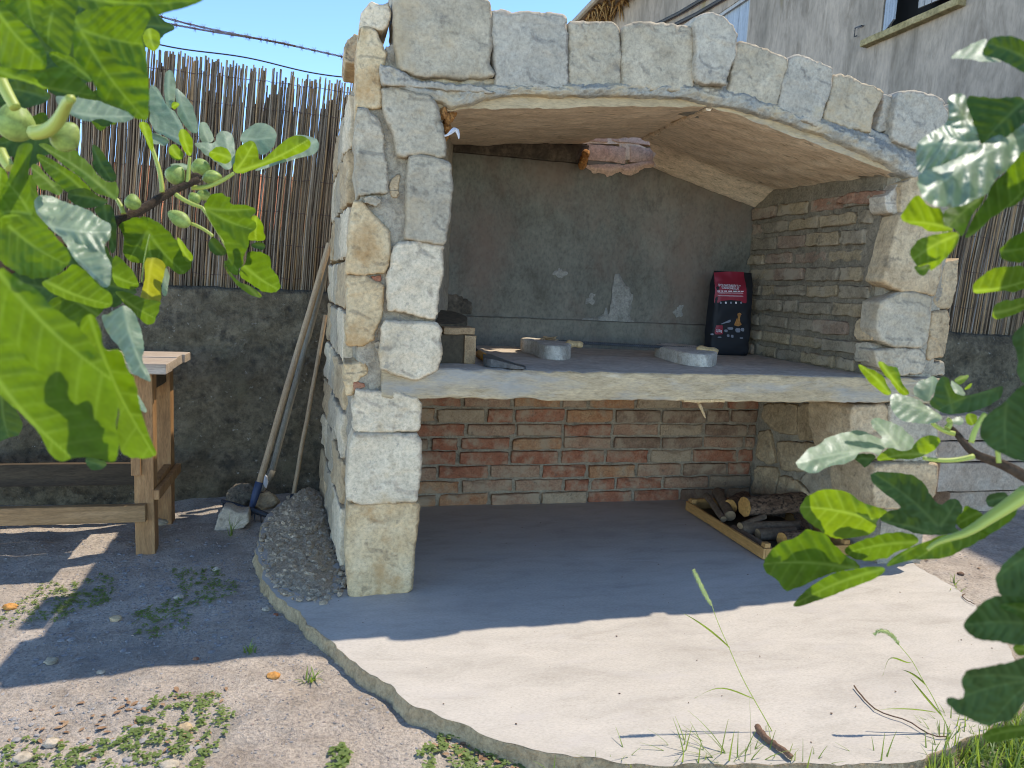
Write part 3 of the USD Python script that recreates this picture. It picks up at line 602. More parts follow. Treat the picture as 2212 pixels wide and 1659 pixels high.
# ridge of squeezed out concrete along the joint of the form boards
rp = [np.array([1.37+.12*y, y, float(zroof(np.array(1.37+.12*y), np.array(y)))-.004]) for y in np.linspace(.04, .92, 30)]
obj('ridge_seam', tube(np.array(rp)+rng.normal(0, .003, (30, 3)), .009+.007*rng.random(30), 6), 'formwork', roof)
# lintel: a ragged band of cement, tinted blue to paint in sky light, between the roof edge and the stones
def lintel():
    lowp = np.array([U(*p, 'y', 0)[[0, 2]] for p in [(838, 196), (880, 205), (955, 222), (975, 236), (1010, 228), (1050, 214), (1110, 205), (1200, 207), (1300, 209), (1400, 208), (1480, 214), (1540, 226), (1620, 242), (1700, 266), (1780, 294), (1850, 322), (1920, 356), (1968, 386), (2010, 400), (2100, 440)]])
    xs = np.linspace(lowp[0, 0], lowp[-1, 0], 420); lo = np.interp(xs, lowp[:, 0], lowp[:, 1])
    tp = np.array([U(*p, 'y', 0)[[0, 2]] for p in [(838, 165), (1050, 180), (1230, 180), (1500, 175), (1600, 190), (1700, 228), (1780, 250), (1880, 285), (1980, 325), (2100, 370)]])
    hi = np.interp(xs, tp[:, 0], tp[:, 1]) + .02
    vs = []
    nz_ = 18
    for k in range(nz_):
        t = k/(nz_-1); zz = lo + (hi-lo)*t
        q = np.c_[xs*14, np.full(420, t*3), np.zeros(420)]
        y = .012 - .022*math.sin(math.pi*min(t*1.3, 1))*(.5+fbm(q, 3, 31)) - .016*(fbm(q*2.3, 3, 33)-.5) - .012*(fbm(q*np.array([6, 8, 1]), 3, 37)-.5)
        if k == 0: y = y + .03
        vs.append(np.c_[xs, y, zz + (fbm(q*1.7, 3, 35)-.5)*(.022 if k == 0 else .006)])
    for yy in (.25,):
        vs.append(np.c_[xs, np.full(420, yy), hi]); vs.append(np.c_[xs, np.full(420, yy), lo+.01])
    n = len(vs); v = np.vstack(vs); f = []
    a = np.arange(419)
    for k in range(n):
        k2 = (k+1) % n
        f.append(np.c_[k*420+a, k*420+a+1, k2*420+a+1, k2*420+a])
    return v, np.vstack(f)
obj('lintel', lintel(), 'cement_sky_tint', roof, smooth=True)
C_ = dict(name='coping_stone', depth=.24)
put(roof, 2, [(560, -170), (700, -150), (900, -95), (1100, -25), (1185, 8), (1192, 100), (1200, 300), (1180, 400), (1215, 485), (1100, 505), (700, 490), (600, 440), (582, 330), (570, 150)], 'limestone_grey', -.012, **C_)
put(roof, 2, [(1197, 75), (1250, 62), (1400, 84), (1550, 78), (1682, 92), (1687, 300), (1690, 480), (1690, 590), (1450, 580), (1232, 560), (1217, 450), (1202, 300)], 'limestone_blue', -.004, **C_)
put(roof, 2, [(1700, 140), (1850, 136), (1985, 142), (2030, 200), (2035, 400), (2043, 540), (1860, 575), (1708, 582), (1697, 350)], 'limestone_grey', .002, **C_)
put(roof, 0, [(1348, 54), (1380, 47), (1440, 50), (1501, 56), (1502, 120), (1500, 187), (1495, 197), (1420, 193), (1345, 190), (1346, 120)], 'limestone_grey', -.006, **C_)
put(roof, 3, [(80, 110), (160, 84), (230, 90), (310, 140), (357, 230), (345, 350), (312, 470), (280, 542), (190, 538), (110, 530), (80, 480), (95, 300)], 'limestone_blue', -.03, **C_)
put(roof, 3, [(345, 310), (380, 265), (480, 295), (600, 340), (688, 388), (660, 520), (612, 690), (450, 665), (290, 640), (318, 500)], 'limestone_grey', -.004, **C_)
put(roof, 3, [(700, 380), (740, 348), (860, 390), (978, 436), (970, 560), (922, 700), (892, 822), (750, 765), (620, 722), (650, 560)], 'limestone_blue', -.01, **C_)
put(roof, 3, [(985, 478), (1080, 490), (1190, 540), (1303, 592), (1270, 670), (1240, 740), (1222, 862), (1060, 820), (915, 780), (950, 640)], 'limestone_grey', -.002, **C_)
put(roof, 3, [(1300, 615), (1388, 620), (1374, 720), (1340, 855), (1250, 850), (1290, 720)], 'limestone_blue', .03, **C_)
put(roof, 3, [(1412, 592), (1500, 584), (1600, 610), (1700, 640), (1728, 760), (1680, 900), (1580, 1000), (1480, 950), (1360, 905), (1372, 750)], 'limestone_blue', -.008, **C_)
put(roof, 0, [(2058, 222), (2100, 236), (2128, 300), (2110, 400), (2040, 392), (2030, 330), (2048, 270)], 'limestone_grey', .02, **C_)
put(roof, 2, [(480, 415), (600, 440), (720, 522), (900, 535), (1080, 546), (1225, 596), (1000, 590), (740, 570), (490, 556)], 'limestone_blue', -.018, .2, name='stone', r=.01)
# orange foam and a strip of plastic stuck in the corner under the roof
fo = obj('foam', cat(*[blob(U(x, y, 'y', .03+.02*i), (.014, .02, .022), .5, 9, i) for i, (x, y) in enumerate([(958, 245), (966, 258), (974, 250), (963, 270), (980, 240), (969, 282), (961, 290)])]), 'foam', bbq, smooth=40)
obj('plastic_strip', tube(spline([U(950, 286, 'y', .0), U(970, 289, 'y', -.01), U(985, 280, 'y', 0), U(990, 290, 'y', 0), U(991, 300, 'y', 0)], 12), [.003, .004, .003, .004, .006, .008, .008, .006, .008, .006, .004, .002], 5), 'plastic_white', fo)
obj('foam', cat(*[blob(U(x, y, 'y', 1.05), (.02, .03, .025), .5, 9, 20+i) for i, (x, y) in enumerate([(1262, 345), (1258, 356), (1265, 333)])]), 'foam', roof, smooth=40)
patch(0, [(1262, 358), (1300, 354), (1345, 356), (1414, 346), (1420, 356), (1402, 364), (1390, 362), (1376, 374), (1352, 380), (1340, 372), (1322, 378), (1308, 384), (1296, 372), (1284, 376), (1270, 370)], 1.116, 'pink_plaster', plast, .012, 'plaster_crumb')

# ------------------------------------------------------------ boundary wall, reed fences, barbed wire
wall = thing('boundary_wall', 'low dark weathered concrete wall running behind the barbecue', 'wall', (0, 1.6, 0))
def wall_mesh():
    xs = np.linspace(-3.2, 6.2, 420); ztop = np.interp(xs, [-3, -.1, 4.2, 6.5], [1.13, 1.117, 1.028, .98]) + (fbm(np.c_[xs*7, 0*xs, 0*xs], 4, 3)-.5)*.02
    prof = []
    for t in np.linspace(-.1, 1, 60): prof.append((0, t))
    rows = []
    for _, t in prof:
        z = np.where(t > 0, t*ztop, t); q = np.c_[xs, np.full(len(xs), 1.55), z]
        band = .006*np.sin(z*26)*(noise(q*2) > .45)
        y = 1.54 + band + (fbm(q*9, 4, 5)-.5)*.03 + (fbm(q*45, 3, 6)-.5)*.016 + .012*np.clip((t-.96)/.04, 0, 1)
        rows.append(np.c_[xs, y, z])
    rows.append(np.c_[xs, np.full(len(xs), 1.78), ztop+.004]); rows.append(np.c_[xs, np.full(len(xs), 1.78), 0*xs-.1])
    n = len(xs); v = np.vstack(rows); a = np.arange(n-1); f = []
    for k in range(len(rows)-1): f.append(np.c_[k*n+a, k*n+a+1, (k+1)*n+a+1, (k+1)*n+a])
    return v, np.vstack(f)
obj('wall_body', wall_mesh(), 'old_wall', wall, smooth=True)

def reed_fence(x0, x1, step, label, gaps, zt, zb, wires):
    fe = thing('reed_fence', label, 'fence', ((x0+x1)/2, 1.66, 1.0))
    r3 = np.random.default_rng(int(abs(x0)*10)+3); x = x0; n = 0
    while x < x1 and n < 296:
        w = r3.uniform(.0033, .0062)
        if r3.random() > gaps(x):
            top = zt(x) + (r3.uniform(-.03, .012) if r3.random() < .85 else r3.uniform(-.14, 0)); lean = .085 + r3.normal(0, .012)
            y = 1.64 + r3.uniform(-.012, .012); k = int(r3.choice(5, p=[.3, .27, .15, .13, .15]))
            p = np.array([[x-lean*.5, y, zb(x)-.05], [x-lean*.2, y+r3.normal(0, .004), 1.5], [x+lean*.15, y+r3.normal(0, .004), 1.85], [x+lean*.5, y, top]]); p[:, 0] += r3.normal(0, .003, 4)
            obj('reed', tube(p, w*np.array([1, 1.02, .97, .9]), 5), f'reed_{"abcde"[k]}', fe, smooth=True); n += 1
        x += step*r3.uniform(.75, 1.3)
    back = []
    for xb in np.arange(x0, x1, step*1.25):
        if r3.random() < .93: back.append(tube(np.array([[xb-.05, 1.668, zb(xb)-.05], [xb+r3.normal(0, .006), 1.668, 1.6], [xb+.05, 1.668, zt(xb)-r3.uniform(.02, .2)]]), r3.uniform(.004, .0075), 5))
    obj('reed_backing', cat(*back), 'reed_a', fe, smooth=True, kind='stuff')
    for zz in wires:
        xs = np.linspace(x0, x1, 90); q = np.c_[xs, np.full(90, 1.632)+r3.normal(0, .002, 90), zz + .006*np.sin(xs*3.1+zz)-.045*(xs-x0)*(0 if x0 > 0 else .6)+r3.normal(0, .003, 90)]
        obj('wire', tube(q, .0016, 4), 'rusty_wire', fe, smooth=True)
    return fe
zt_left = lambda x: np.interp(x, [-1.0, -.05, .3], [2.335, 2.27, 2.25])
f1 = reed_fence(-1.72, .22, .0066, 'reed screen fence left of the barbecue with sky showing through its gaps', lambda x:     .03 + .12*(noise(np.array([x*6, 0, 0])) > .6), zt_left, lambda x: 1.1, [1.22, 1.4, 1.58, 1.76, 1.94, 2.12, 2.26])
xs = np.linspace(-1.75, .25, 80)
obj('top_wire', tube(np.c_[xs, np.full(80, 1.63), zt_left(xs)+.03+.008*np.sin(xs*9)], .004, 5), 'black_iron', f1, smooth=True)
f2 = reed_fence(3.3, 6.1, .0105, 'dense brown reed screen fence right of the barbecue', lambda x: .02, lambda x: 2.2, lambda x: 1.0, [1.2, 1.45, 1.7, 1.95])

def barbed(pts, n, label, sag=0.):
    w = thing('barbed_wire', label, 'barbed wire', pts[0], group=None)
    P = spline(pts, 260); t = np.linspace(0, 1, 260); P[:, 2] -= sag*4*t*(1-t)
    ph = np.arange(260)*.9
    for s in (0, np.pi): obj('strand', tube(P + np.c_[0*ph, .0035*np.cos(ph+s), .0035*np.sin(ph+s)], .0024, 4), 'rusty_wire', w, smooth=True)
    r4 = np.random.default_rng(n)
    for k in range(n):
        c = P[int((k+.5)/n*250)+4]
        parts = [tube(np.array([c + np.array([.006*math.cos(a), .006*math.sin(a), 0])-np.array(d)*.022, c+np.array([.004, 0, 0]), c + np.array(d)*.022]), [.0007, .002, .0007], 4) for a, d in ((0, (.35, .3, .9)), (2, (-.4, .2, .85)))]
        parts.append(tube(np.array([c+np.array([s*.004, .006*math.cos(s*2.2), .006*math.sin(s*2.2)]) for s in range(-3, 4)]), .0018, 4))
        obj('barb', cat(*parts), 'rusty_wire', w, smooth=True)
yb = 1.62
barbed([U(260, 8, 'y', yb), U(345, 35, 'y', yb), U(470, 66, 'y', yb), U(600, 92, 'y', yb), U(742, 123, 'y', yb), U(760, 127, 'y', yb)], 16, 'upper rusty barbed wire strand against the blue sky')
barbed([U(230, 28, 'y', yb-.02), U(325, 44, 'y', yb-.02), U(470, 70, 'y', yb-.02), U(540, 81, 'y', yb-.01), U(640, 100, 'y', yb-.01)], 10, 'lower barbed wire strand that joins the upper one above the reeds')

# ------------------------------------------------------------ house on the right, another house and trees behind the fence
XH = 10.0
H = lambda x, y, X=XH: U(x, y, 'x', X)
house = thing('house', 'tall grey stucco house with shuttered windows rising behind the barbecue', 'house', (12, 10, 0))
y_end = 28.6
Wl = [H(1875, 85), H(2085, 5)]
ws_y0, ws_y1, ws_z = Wl[1][1], Wl[0][1], (Wl[0][2]+Wl[1][2])/2+.02
dB = H(1615.7, 60)[1]; dT = H(1549.7, 28); d2 = H(1602, 0); d_y0, d_y1 = dB, dT[1]+1.4; d_zt = (dT[2]+d2[2])/2
ez = H(1240.7, 43, 9.0); ez2 = H(1293.7, 0, 9.0); eave = (ez[2]+ez2[2])/2
# wall built round its two openings
ztop = eave + .45
y0h, y1h = -4.0, y_end
wy0, wy1, wz0, wz1 = ws_y0+.12, ws_y1-.34, ws_z, ws_z+1.9
dz0 = d_zt-2.6
def wpiece(ya, yb_, za, zb_): return box((XH, ya, za), (XH+.3, yb_, zb_))
seg = [(y0h, wy0, -.2, ztop), (wy0, wy1, -.2, wz0), (wy0, wy1, wz1, ztop), (wy1, d_y0, -.2, ztop), (d_y0, d_y1, -.2, dz0), (d_y0, d_y1, d_zt, ztop), (d_y1, y1h, -.2, ztop)]
obj('facade', cat(*[wpiece(*s) for s in seg], box((XH+.3, y1h-.3, -.2), (XH+9, y1h, ztop)), box((XH+.3, y0h, -.2), (XH+9, y0h+.3, ztop))), 'house_plaster', house, smooth=False)
win = obj('window', cat(box((XH+.22, wy0, wz0), (XH+.26, wy1, wz1))), 'dark', house)
obj('sill', rbox((XH-.16, ws_y0-.02, ws_z-.13), (XH+.2, ws_y1+.02, ws_z-.002), .02, (2, 12, 2), .012, 4, 4), 'mossy_sill', win)
def shutter(y_a, y_b, x_a, x_b, z0, z1, n, m):
    ps = []
    for i in range(n):
        t0, t1 = i/n, (i+1)/n
        a = np.array([x_a+(x_b-x_a)*t0, y_a+(y_b-y_a)*t0]); b = np.array([x_a+(x_b-x_a)*t1, y_a+(y_b-y_a)*t1]); d = b-a; d /= np.linalg.norm(d); nn = np.array([-d[1], d[0]])*.035
        ps.append(prism([a+d*.008, b-d*.008, b-d*.008+nn, a+d*.008+nn], z0, z1))
    return ps
for i, p in enumerate(shutter(wy1-.02, wy1-.72, XH+.02, XH-.34, wz0+.02, wz1-.02, 4, 0)): obj('shutter_board', p, 'blue_paint', win, smooth=False)
for i, p in enumerate(shutter(wy0+.02, wy1-.95, XH+.04, XH-.02, wz0+.16, wz1-.02, 6, 0)): obj('shutter_board', p, 'grey_paint', win, smooth=False)
hk = H(1862, 58)
obj('hook', tube(np.array([[XH, hk[1]-.05, hk[2]], [XH-.06, hk[1]-.05, hk[2]+.0], [XH-.06, hk[1]+.12, hk[2]+.01], [XH-.06, hk[1]+.12, hk[2]-.16], [XH-.06, hk[1]+.05, hk[2]-.16]]), .014, 5), 'black_iron', house)
door = obj('window', box((XH+.2, d_y0, dz0), (XH+.24, d_y1, d_zt)), 'dark', house)
w_ = (d_y1-d_y0)/5
for i in range(5): obj('shutter_board', box((XH+.10, d_y0+.1+i*w_*.96, dz0+.05), (XH+.15, d_y0+.1+(i+1)*w_*.96-.02, d_zt-.05)), 'blue_paint', door, smooth=False)
obj('frame', cat(box((XH+.03, d_y0, dz0), (XH+.16, d_y0+.09, d_zt)), box((XH+.02, d_y0+.09, d_zt-.09), (XH+.17, d_y1, d_zt)), box((XH+.05, d_y0+.1, dz0+1.35), (XH+.099, d_y1, dz0+1.43))), 'grey_paint', door, smooth=False)
obj('roof', cat(box((8.98, y0h-.5, eave-.02), (XH+9.3, y1h+.5, eave+.14))), 'roof_metal', house, smooth=False)
obj('gutter', tube(np.array([[9.0, y0h-.5, eave+.02], [9.0, y1h+.5, eave+.02]]), .11, 8), 'roof_metal', house)
obj('eave_straw', cat(*[tube(np.array([[xx, yy, eave-.03], [xx+rng.normal(0, .12), yy+rng.normal(0, .25), eave-rng.uniform(.1, .75)*(1 if yy > 23 else .4)]]), [.05, .008], 4) for yy in np.linspace(17, y1h+.2, 320) for xx in [rng.uniform(9.15, 10.0)]]), 'straw', house, kind='stuff')
for (a, b), dx in ((((1424.7, 49), (1513.7, 0)), .10), (((1459.7, 52), (1555.7, 0)), .09)):
    A = H(*a, XH-dx); B = H(*b, XH-dx); zm = (A[2]+B[2])/2
    A2 = A + (A-B)*.5; B2 = B + (B-A)*1.2
    obj('cable', tube(np.array([A2, A, (A+B)/2-np.array([0, 0, .03]), B, B2]), .05, 6), 'cable_black', house)
nb = thing('house', 'low neighbouring house with orange tiled roof glimpsed through the reed fence', 'house', (-4, 20, 0))
obj('wall', box((-9, 18, -.2), (2.2, 26, 2.4)), 'pale_plaster', nb, smooth=False)
obj('roof', prism([(-9.4, 17.6), (2.6, 17.6), (2.6, 26.4), (-9.4, 26.4)], 2.4, 2.45), 'roof_tile', nb, smooth=False)
rfv = np.array([[-9.4, 17.6, 2.46], [2.6, 17.6, 2.46], [2.6, 22, 4.3], [-9.4, 22, 4.3], [2.6, 26.4, 2.46], [-9.4, 26.4, 2.46]])
obj('roof', (rfv, np.array([[0, 1, 2], [0, 2, 3], [3, 2, 4], [3, 4, 5]])), 'roof_tile', nb, smooth=False)

# ------------------------------------------------------------ work bench on the left
bench = thing('work_bench', 'rough wooden work bench against the dark wall, left of the barbecue', 'bench', (-1.4, .9, -.06))
for i in range(4):
    a, b = .625+i*.1465, .625+(i+1)*.1465-.006
    obj('top_plank', rbox((-2.5, a, .757+.002*(i % 2)), (-.737-.006*(i % 3), b, .80+.003*((i+1) % 2)), .004, (20, 4, 2), .0025, 14, 300+i, .004), 'wood_top', bench)
def leg(x0, x1, ya, yb2, z0, z1, s): return obj('leg', rbox((x0, ya, z0), (x1, yb2, z1), .004, (3, 3, 14), .0025, 12, s), 'wood_bench', bench)
leg(-.893, -.812, .722, .80, -.1, .755, 1); leg(-.885, -.812, 1.10, 1.18, -.1, .755, 2); leg(-2.4, -2.32, .722, .80, -.1, .755, 3); leg(-2.4, -2.32, 1.10, 1.18, -.1, .755, 4)
obj('rail', rbox((-2.45, .685, .095), (-.84, .72, .172), .004, (16, 2, 3), .003, 10, 5), 'wood_bench_x', bench)
obj('rail', rbox((-2.45, 1.181, .13), (-.82, 1.215, .24), .004, (16, 2, 3), .003, 10, 6), 'wood_dark', bench)
obj('rail', rbox((-.845, .802, .175), (-.81, 1.098, .255), .004, (2, 6, 3), .003, 10, 7), 'wood_bench', bench)
obj('rail', rbox((-.810, .70, .19), (-.785, 1.20, .235), .004, (2, 8, 3), .002, 10, 17), 'wood_bench', bench)
obj('brace', rbox((-.90, .70, .30), (-.86, .721, .60), .004, (2, 2, 6), .002, 10, 8), 'wood_bench', bench)
obj('apron', rbox((-2.45, .735, .64), (-.895, .76, .752), .004, (12, 2, 2), .003, 10, 9), 'wood_dark', bench)
obj('apron', rbox((-.86, .802, .66), (-.83, 1.098, .752), .004, (2, 6, 2), .003, 10, 10), 'wood_dark', bench)

# ------------------------------------------------------------ garden tools leaning on the wall
def along(a, b, n): return spline([a, b], n)
hoe = thing('rake', 'garden rake with tan wooden handle and blue socket leaning on the wall', 'rake', U(560, 1090, 'y', 1.2))
A = U(557, 1052, 'y', 1.22); B = U(712, 526, 'y', 1.47)
obj('handle', tube(along(A, B, 8)+rng.normal(0, .001, (8, 3)), [.017]*8, 10), 'handle_tan', hoe, smooth=True)
D0 = A + (A-B)/np.linalg.norm(A-B)*.16
obj('socket', tube(along(A+(B-A)*.02, D0, 5), [.021, .021, .019, .015, .011], 10), 'blue_steel', hoe, smooth=True)
h0, h1 = U(478, 1082, 'y', 1.16), U(586, 1115, 'y', 1.10)
hm = h0*.4+h1*.6
obj('neck', tube(spline([D0, (D0+hm)/2+np.array([0, -.01, .0]), hm], 6), .009, 8), 'black_iron', hoe, smooth=True)
obj('head', tube(along(h0, h1, 6), [.010, .013, .014, .016, .016, .012], 8), 'black_iron', hoe, smooth=True)
for k in range(8):
    p = h0+(h1-h0)*(k+.4)/8
    obj('tine', tube(spline([p, p+np.array([0, -.02, -.012]), p+np.array([.002, -.03, -.045])], 5), [.005, .004, .004, .003, .002], 5), 'black_iron', hoe, smooth=True)
sh = thing('shovel', 'weathered grey shovel handle standing beside the tan rake handle', 'shovel', U(580, 1060, 'y', 1.35))
A = U(588, 1015, 'y', 1.38); B = U(716, 540, 'y', 1.50)
obj('handle', tube(along(A, B, 8), .017, 10), 'handle_grey', sh, smooth=True)
C0 = U(566, 1062, 'y', 1.36)
obj('socket', tube(along(A, C0, 4), [.02, .02, .016, .012], 8), 'handle_grey', sh, smooth=True)
obj('blade', blob(U(560, 1085, 'y', 1.38), (.05, .012, .08), .1, 5, 3), 'axe_steel', sh, smooth=True)
obj('plaster_smear', blob(U(574, 1040, 'y', 1.345), (.012, .006, .035), .4, 6, 5), 'plastic_white', sh, smooth=True)
st = thing('stick', 'thin pale wooden stick leaning against the barbecue pier, shortest of the three poles', 'stick', U(635, 1075, 'y', 1.3))
obj('shaft', tube(along(U(632, 1078, 'y', 1.30), U(704, 680, 'y', 1.47), 8)+rng.normal(0, .0015, (8, 3)), .0115, 8), 'handle_tan', st, smooth=True)
obj('tip', blob(U(632, 1076, 'y', 1.29), (.022, .02, .025), .2, 6, 8), 'black_iron', st, smooth=True)
ws = obj('rubble_stone', stone(np.array([U(*p, 'y', 1.0)[[0, 2]] for p in K(15, [(200, 1240), (300, 1040), (420, 1060), (560, 1110), (680, 1110), (720, 1250), (600, 1370), (400, 1450), (220, 1440), (150, 1400)])]), 1.0, .1, .012, .006, 77), 'white_stone', smooth=True)
cd(stage.GetPrimAtPath(ws), label='flat white stone propped up under the rake head', category='stone')
for i, (x, y, r_, m, lab) in enumerate(((523, 1068, (.075, .06, .06), 'concrete_lump', 'speckled lump of old concrete left of the blue rake socket'), (575, 1082, (.06, .05, .045), 'limestone_brown', 'brown broken stone lying behind the rake socket'), (345, 1128, (.035, .03, .016), 'limestone_grey', 'small pale stone at the foot of the bench leg'))):
    b = obj('rubble_stone', blob(U(x, y, 'y', 1.3 if i < 2 else 1.0), r_, .35, 7, 50+i, 3), m, smooth=50); cd(stage.GetPrimAtPath(b), label=lab, category='stone')

# ------------------------------------------------------------ things on the shelf
ZS = .881
bag = thing('charcoal_bag', 'black and red paper bag of charcoal standing in the corner of the shelf', 'bag', U(1572, 768, 'z', ZS))
bc = U(1572, 768, 'z', ZS)
bx0, bx1 = U(1529, 765, 'y', .93)[0], U(1614, 765, 'y', .93)[0]
bz1 = U(1575, 587, 'y', .95)[2]
def bag_mesh():
    n = 48; rows = []
    for t in np.linspace(0, 1, 26):
        z = ZS + (bz1-ZS)*t; th = .05*(1 - .0*t)*min(1, (1-t)/.22+.12)*(1 if t > .04 else .9); w = (bx1-bx0)/2*(1-.09*max(0, t-.3)-.04*(t < .03))
        a = np.arange(n)/n*2*np.pi; e = .35
        x = (bx0+bx1)/2 + w*np.sign(np.cos(a))*np.abs(np.cos(a))**e; y = .95 + th*np.sign(np.sin(a))*np.abs(np.sin(a))**e
        q = np.c_[x*22, y*22, np.full(n, z*22)]
        y = y + (fbm(q, 3, 3)-.5)*.022; x = x + (fbm(q, 3, 5)-.5)*.008
        rows.append(np.c_[x, y, np.full(n, z) + (fbm(q*.5, 2, 7)-.5)*.01*t])
    v = np.vstack(rows); v = np.vstack([v, v[:n].mean(0), v[-n:].mean(0)]); f = []
    for i in range(25):
        for j in range(n):
            k = (j+1) % n; f += [(i*n+j, i*n+k, (i+1)*n+k), (i*n+j, (i+1)*n+k, (i+1)*n+j)]
    for j in range(n): f += [(len(v)-2, (j+1) % n, j), (len(v)-1, 25*n+j, 25*n+(j+1) % n)]
    return v, np.array(f)
bv, bf = bag_mesh()
obj('body', (bv, bf), 'bag_black', bag, smooth=True)
frontpts = bv[:-2][bv[:-2, 1] < .95]; ftree = cKDTree(frontpts[:, [0, 2]])
def bag_front(x, z):
    d, i = ftree.query(np.c_[x, z], k=14); w = 1/(d+.006); return (frontpts[i, 1]*w).sum(1)/w.sum(1)
def bag_print(name, poly, m, off):
    P = Polygon(poly).buffer(0); p, t = triangulate(P, .012, .01)
    return obj(name, (np.c_[p[:, 0], bag_front(p[:, 0], p[:, 1])-off, p[:, 1]], t), m, bag, smooth=True)
def B24(pts):
    out = []
    for p in K(24, pts):
        y = .9
        for _ in range(4):
            q = U(*p, 'y', y); y = float(bag_front(np.array([q[0]]), np.array([q[2]]))[0])
        out.append(q[[0, 2]])
    return np.array(out)
bag_print('red_label', B24([(535, 630), (545, 300), (530, 108), (790, 92), (1055, 100), (1075, 280), (1100, 640), (1040, 640), (1000, 600), (820, 585), (660, 600), (600, 640)]), 'bag_red', .0055)
bag_print('weight_label', B24([(545, 1025), (690, 1020), (690, 1180), (550, 1180)]), 'bag_red', .004)
def bag_text(txt, c, h, m='bag_white', curve=0., fit=None):
    tm = meshkit.text_mesh(txt, h, .0006, bold=True); v = np.array(tm.vertices); w = v[:, 0].max()-v[:, 0].min(); s = (fit/w) if fit else 1
    v[:, 0] = (v[:, 0]-v[:, 0].min()-w/2)*s; p = B24([c])[0]
    x = p[0]+v[:, 0]; z = p[1]+v[:, 1]+curve*(v[:, 0]/(w*s/2))**2
    y = bag_front(x, z)-.0075-(v[:, 2])
    f = np.array(tm.faces)[:, ::-1]
    obj('lettering', (np.c_[x, y, z], f), m, bag, smooth=False)
px24 = lambda a: a/8.036/1600*3.72
bag_text('POUWERAKB IL*', (810, 358), px24(44), fit=px24(440))
bag_text('CARBONELLA', (815, 398), px24(36), fit=px24(350))
for k, (a_, b_) in enumerate(((590, 640), (660, 690), (700, 760), (772, 850), (862, 930), (940, 985), (995, 1048))):
    bag_print('small_print', B24([(a_, 422+k), (b_, 422+k), (b_, 440+k), (a_, 438+k)]), 'bag_white', .007)
bag_print('rule', B24([(590, 458), (1045, 462), (1045, 470), (590, 466)]), 'bag_white', .007)
bag_print('rule', B24([(590, 508), (1045, 514), (1045, 522), (590, 516)]), 'bag_white', .007)
bag_text('1,5kg', (622, 1140), px24(48), fit=px24(110))
for k in range(5):
    cx = 650+k*88
    a = np.linspace(0, 2*np.pi, 10)[:-1]
    bag_print('symbol', B24([(cx+22*math.cos(t)*(1 if (i % 2) else .7), 633+24*math.sin(t)*(1 if i % 2 else .7)) for i, t in enumerate(a)]), 'bag_white' if k % 2 else 'bag_grey', .007)
bag_print('flame', B24([(880, 1020), (920, 930), (935, 900), (945, 950), (950, 850), (930, 830), (980, 800), (1015, 830), (985, 870), (985, 960), (1015, 1010), (970, 1040), (920, 1040)]), 'foam', .006)
bag_print('tongs', B24([(650, 1000), (730, 965), (820, 920), (825, 960), (790, 980), (740, 985), (655, 1012)]), 'bag_grey', .006)
for i, (x, y, w, h) in enumerate(((950, 1110, 60, 50), (1030, 1100, 40, 40), (820, 1080, 70, 30), (780, 1205, 30, 30), (850, 1215, 30, 35), (1010, 1245, 40, 16), (500, 1180, 40, 20), (630, 1230, 50, 12), (740, 1120, 40, 30))):
    a = np.linspace(0, 2*np.pi, 9)[:-1]; bag_print('charcoal_picture', B24([(x+w*math.cos(t)*(.7+.3*((i*3+j) % 3)/2), y+h*math.sin(t)*(.75+.25*(j % 2))) for j, t in enumerate(a)]), 'bag_grey', .005+.0004*i)

def stone_bar(label, pts, y0, h, m='block_stone'):
    P = Polygon(chaikin(pts, 2)).buffer(0)
    z0 = ZS; v, f = sheet(P, .018, lambda x, y: z0+0*x, lambda x, y: z0+h+(fbm(np.stack([x*30, y*30, 0*x], -1), 3)-.5)*.006, .012)
    e = np.array([P.exterior.distance(Point(q)) for q in v[:, :2]]); v[:, 2] -= np.where(v[:, 2] > z0+h*.6, np.clip(1-e/.008, 0, 1)*.006, 0)
    c = v[:, :2].mean(0); v[:, :2] += ((v[:, :2]-c)*(-.03)*(np.abs(v[:, 2]-z0-h/2) > h*.3)[:, None]) + np.c_[(fbm(v*40, 3, 2)-.5), (fbm(v*40+9, 3, 2)-.5)]*.008
    o = obj('stone_block', (v, f), m, smooth=45); cd(stage.GetPrimAtPath(o), label=label, category='stone block'); return o
zt_ = .064
def SH(pts): return [U(x, y, 'z', ZS)[:2] for x, y in K(23, pts)]
stone_bar('sunlit grey stone block on the shelf beside the hatchet', SH([(655, 315), (690, 300), (800, 310), (960, 330), (1050, 345), (1030, 385), (900, 382), (820, 370), (760, 335)]), 0, zt_)
stone_bar('grey stone block on the shelf nearest to the charcoal bag', SH([(1615, 345), (1680, 335), (1850, 340), (2100, 380), (2085, 435), (1930, 430), (1820, 412), (1700, 375)]), 0, .058)
def cork(a, b, r0, r1, label):
    p = spline([a, (a+b)/2+np.array([0, 0, .003]), b], 9); rr = np.array([r0*.5, r0*.95, r0, r0*.8, r0*.72, r1*.9, r1, r1*.9, r1*.55])
    o = obj('cork', tube(p, rr, 12), 'cork', smooth=True); cd(stage.GetPrimAtPath(o), label=label, category='cork')
cork(U(*K(23, [(1000, 268)])[0], 'y', .60), U(*K(23, [(1125, 272)])[0], 'y', .56), .021, .017, 'beige cork plug lying on the sunlit stone block')
cork(U(*K(23, [(1942, 305)])[0], 'y', .50), U(*K(23, [(2098, 322)])[0], 'y', .44), .021, .018, 'beige cork plug lying on the stone block by the charcoal bag')
ra = U(*K(23, [(940, 248)])[0], 'y', .74); rb = U(*K(23, [(1950, 300)])[0], 'y', .62)
rod = thing('iron_rod', 'ribbed black iron rod laid across the two stone blocks', 'iron rod', ra)
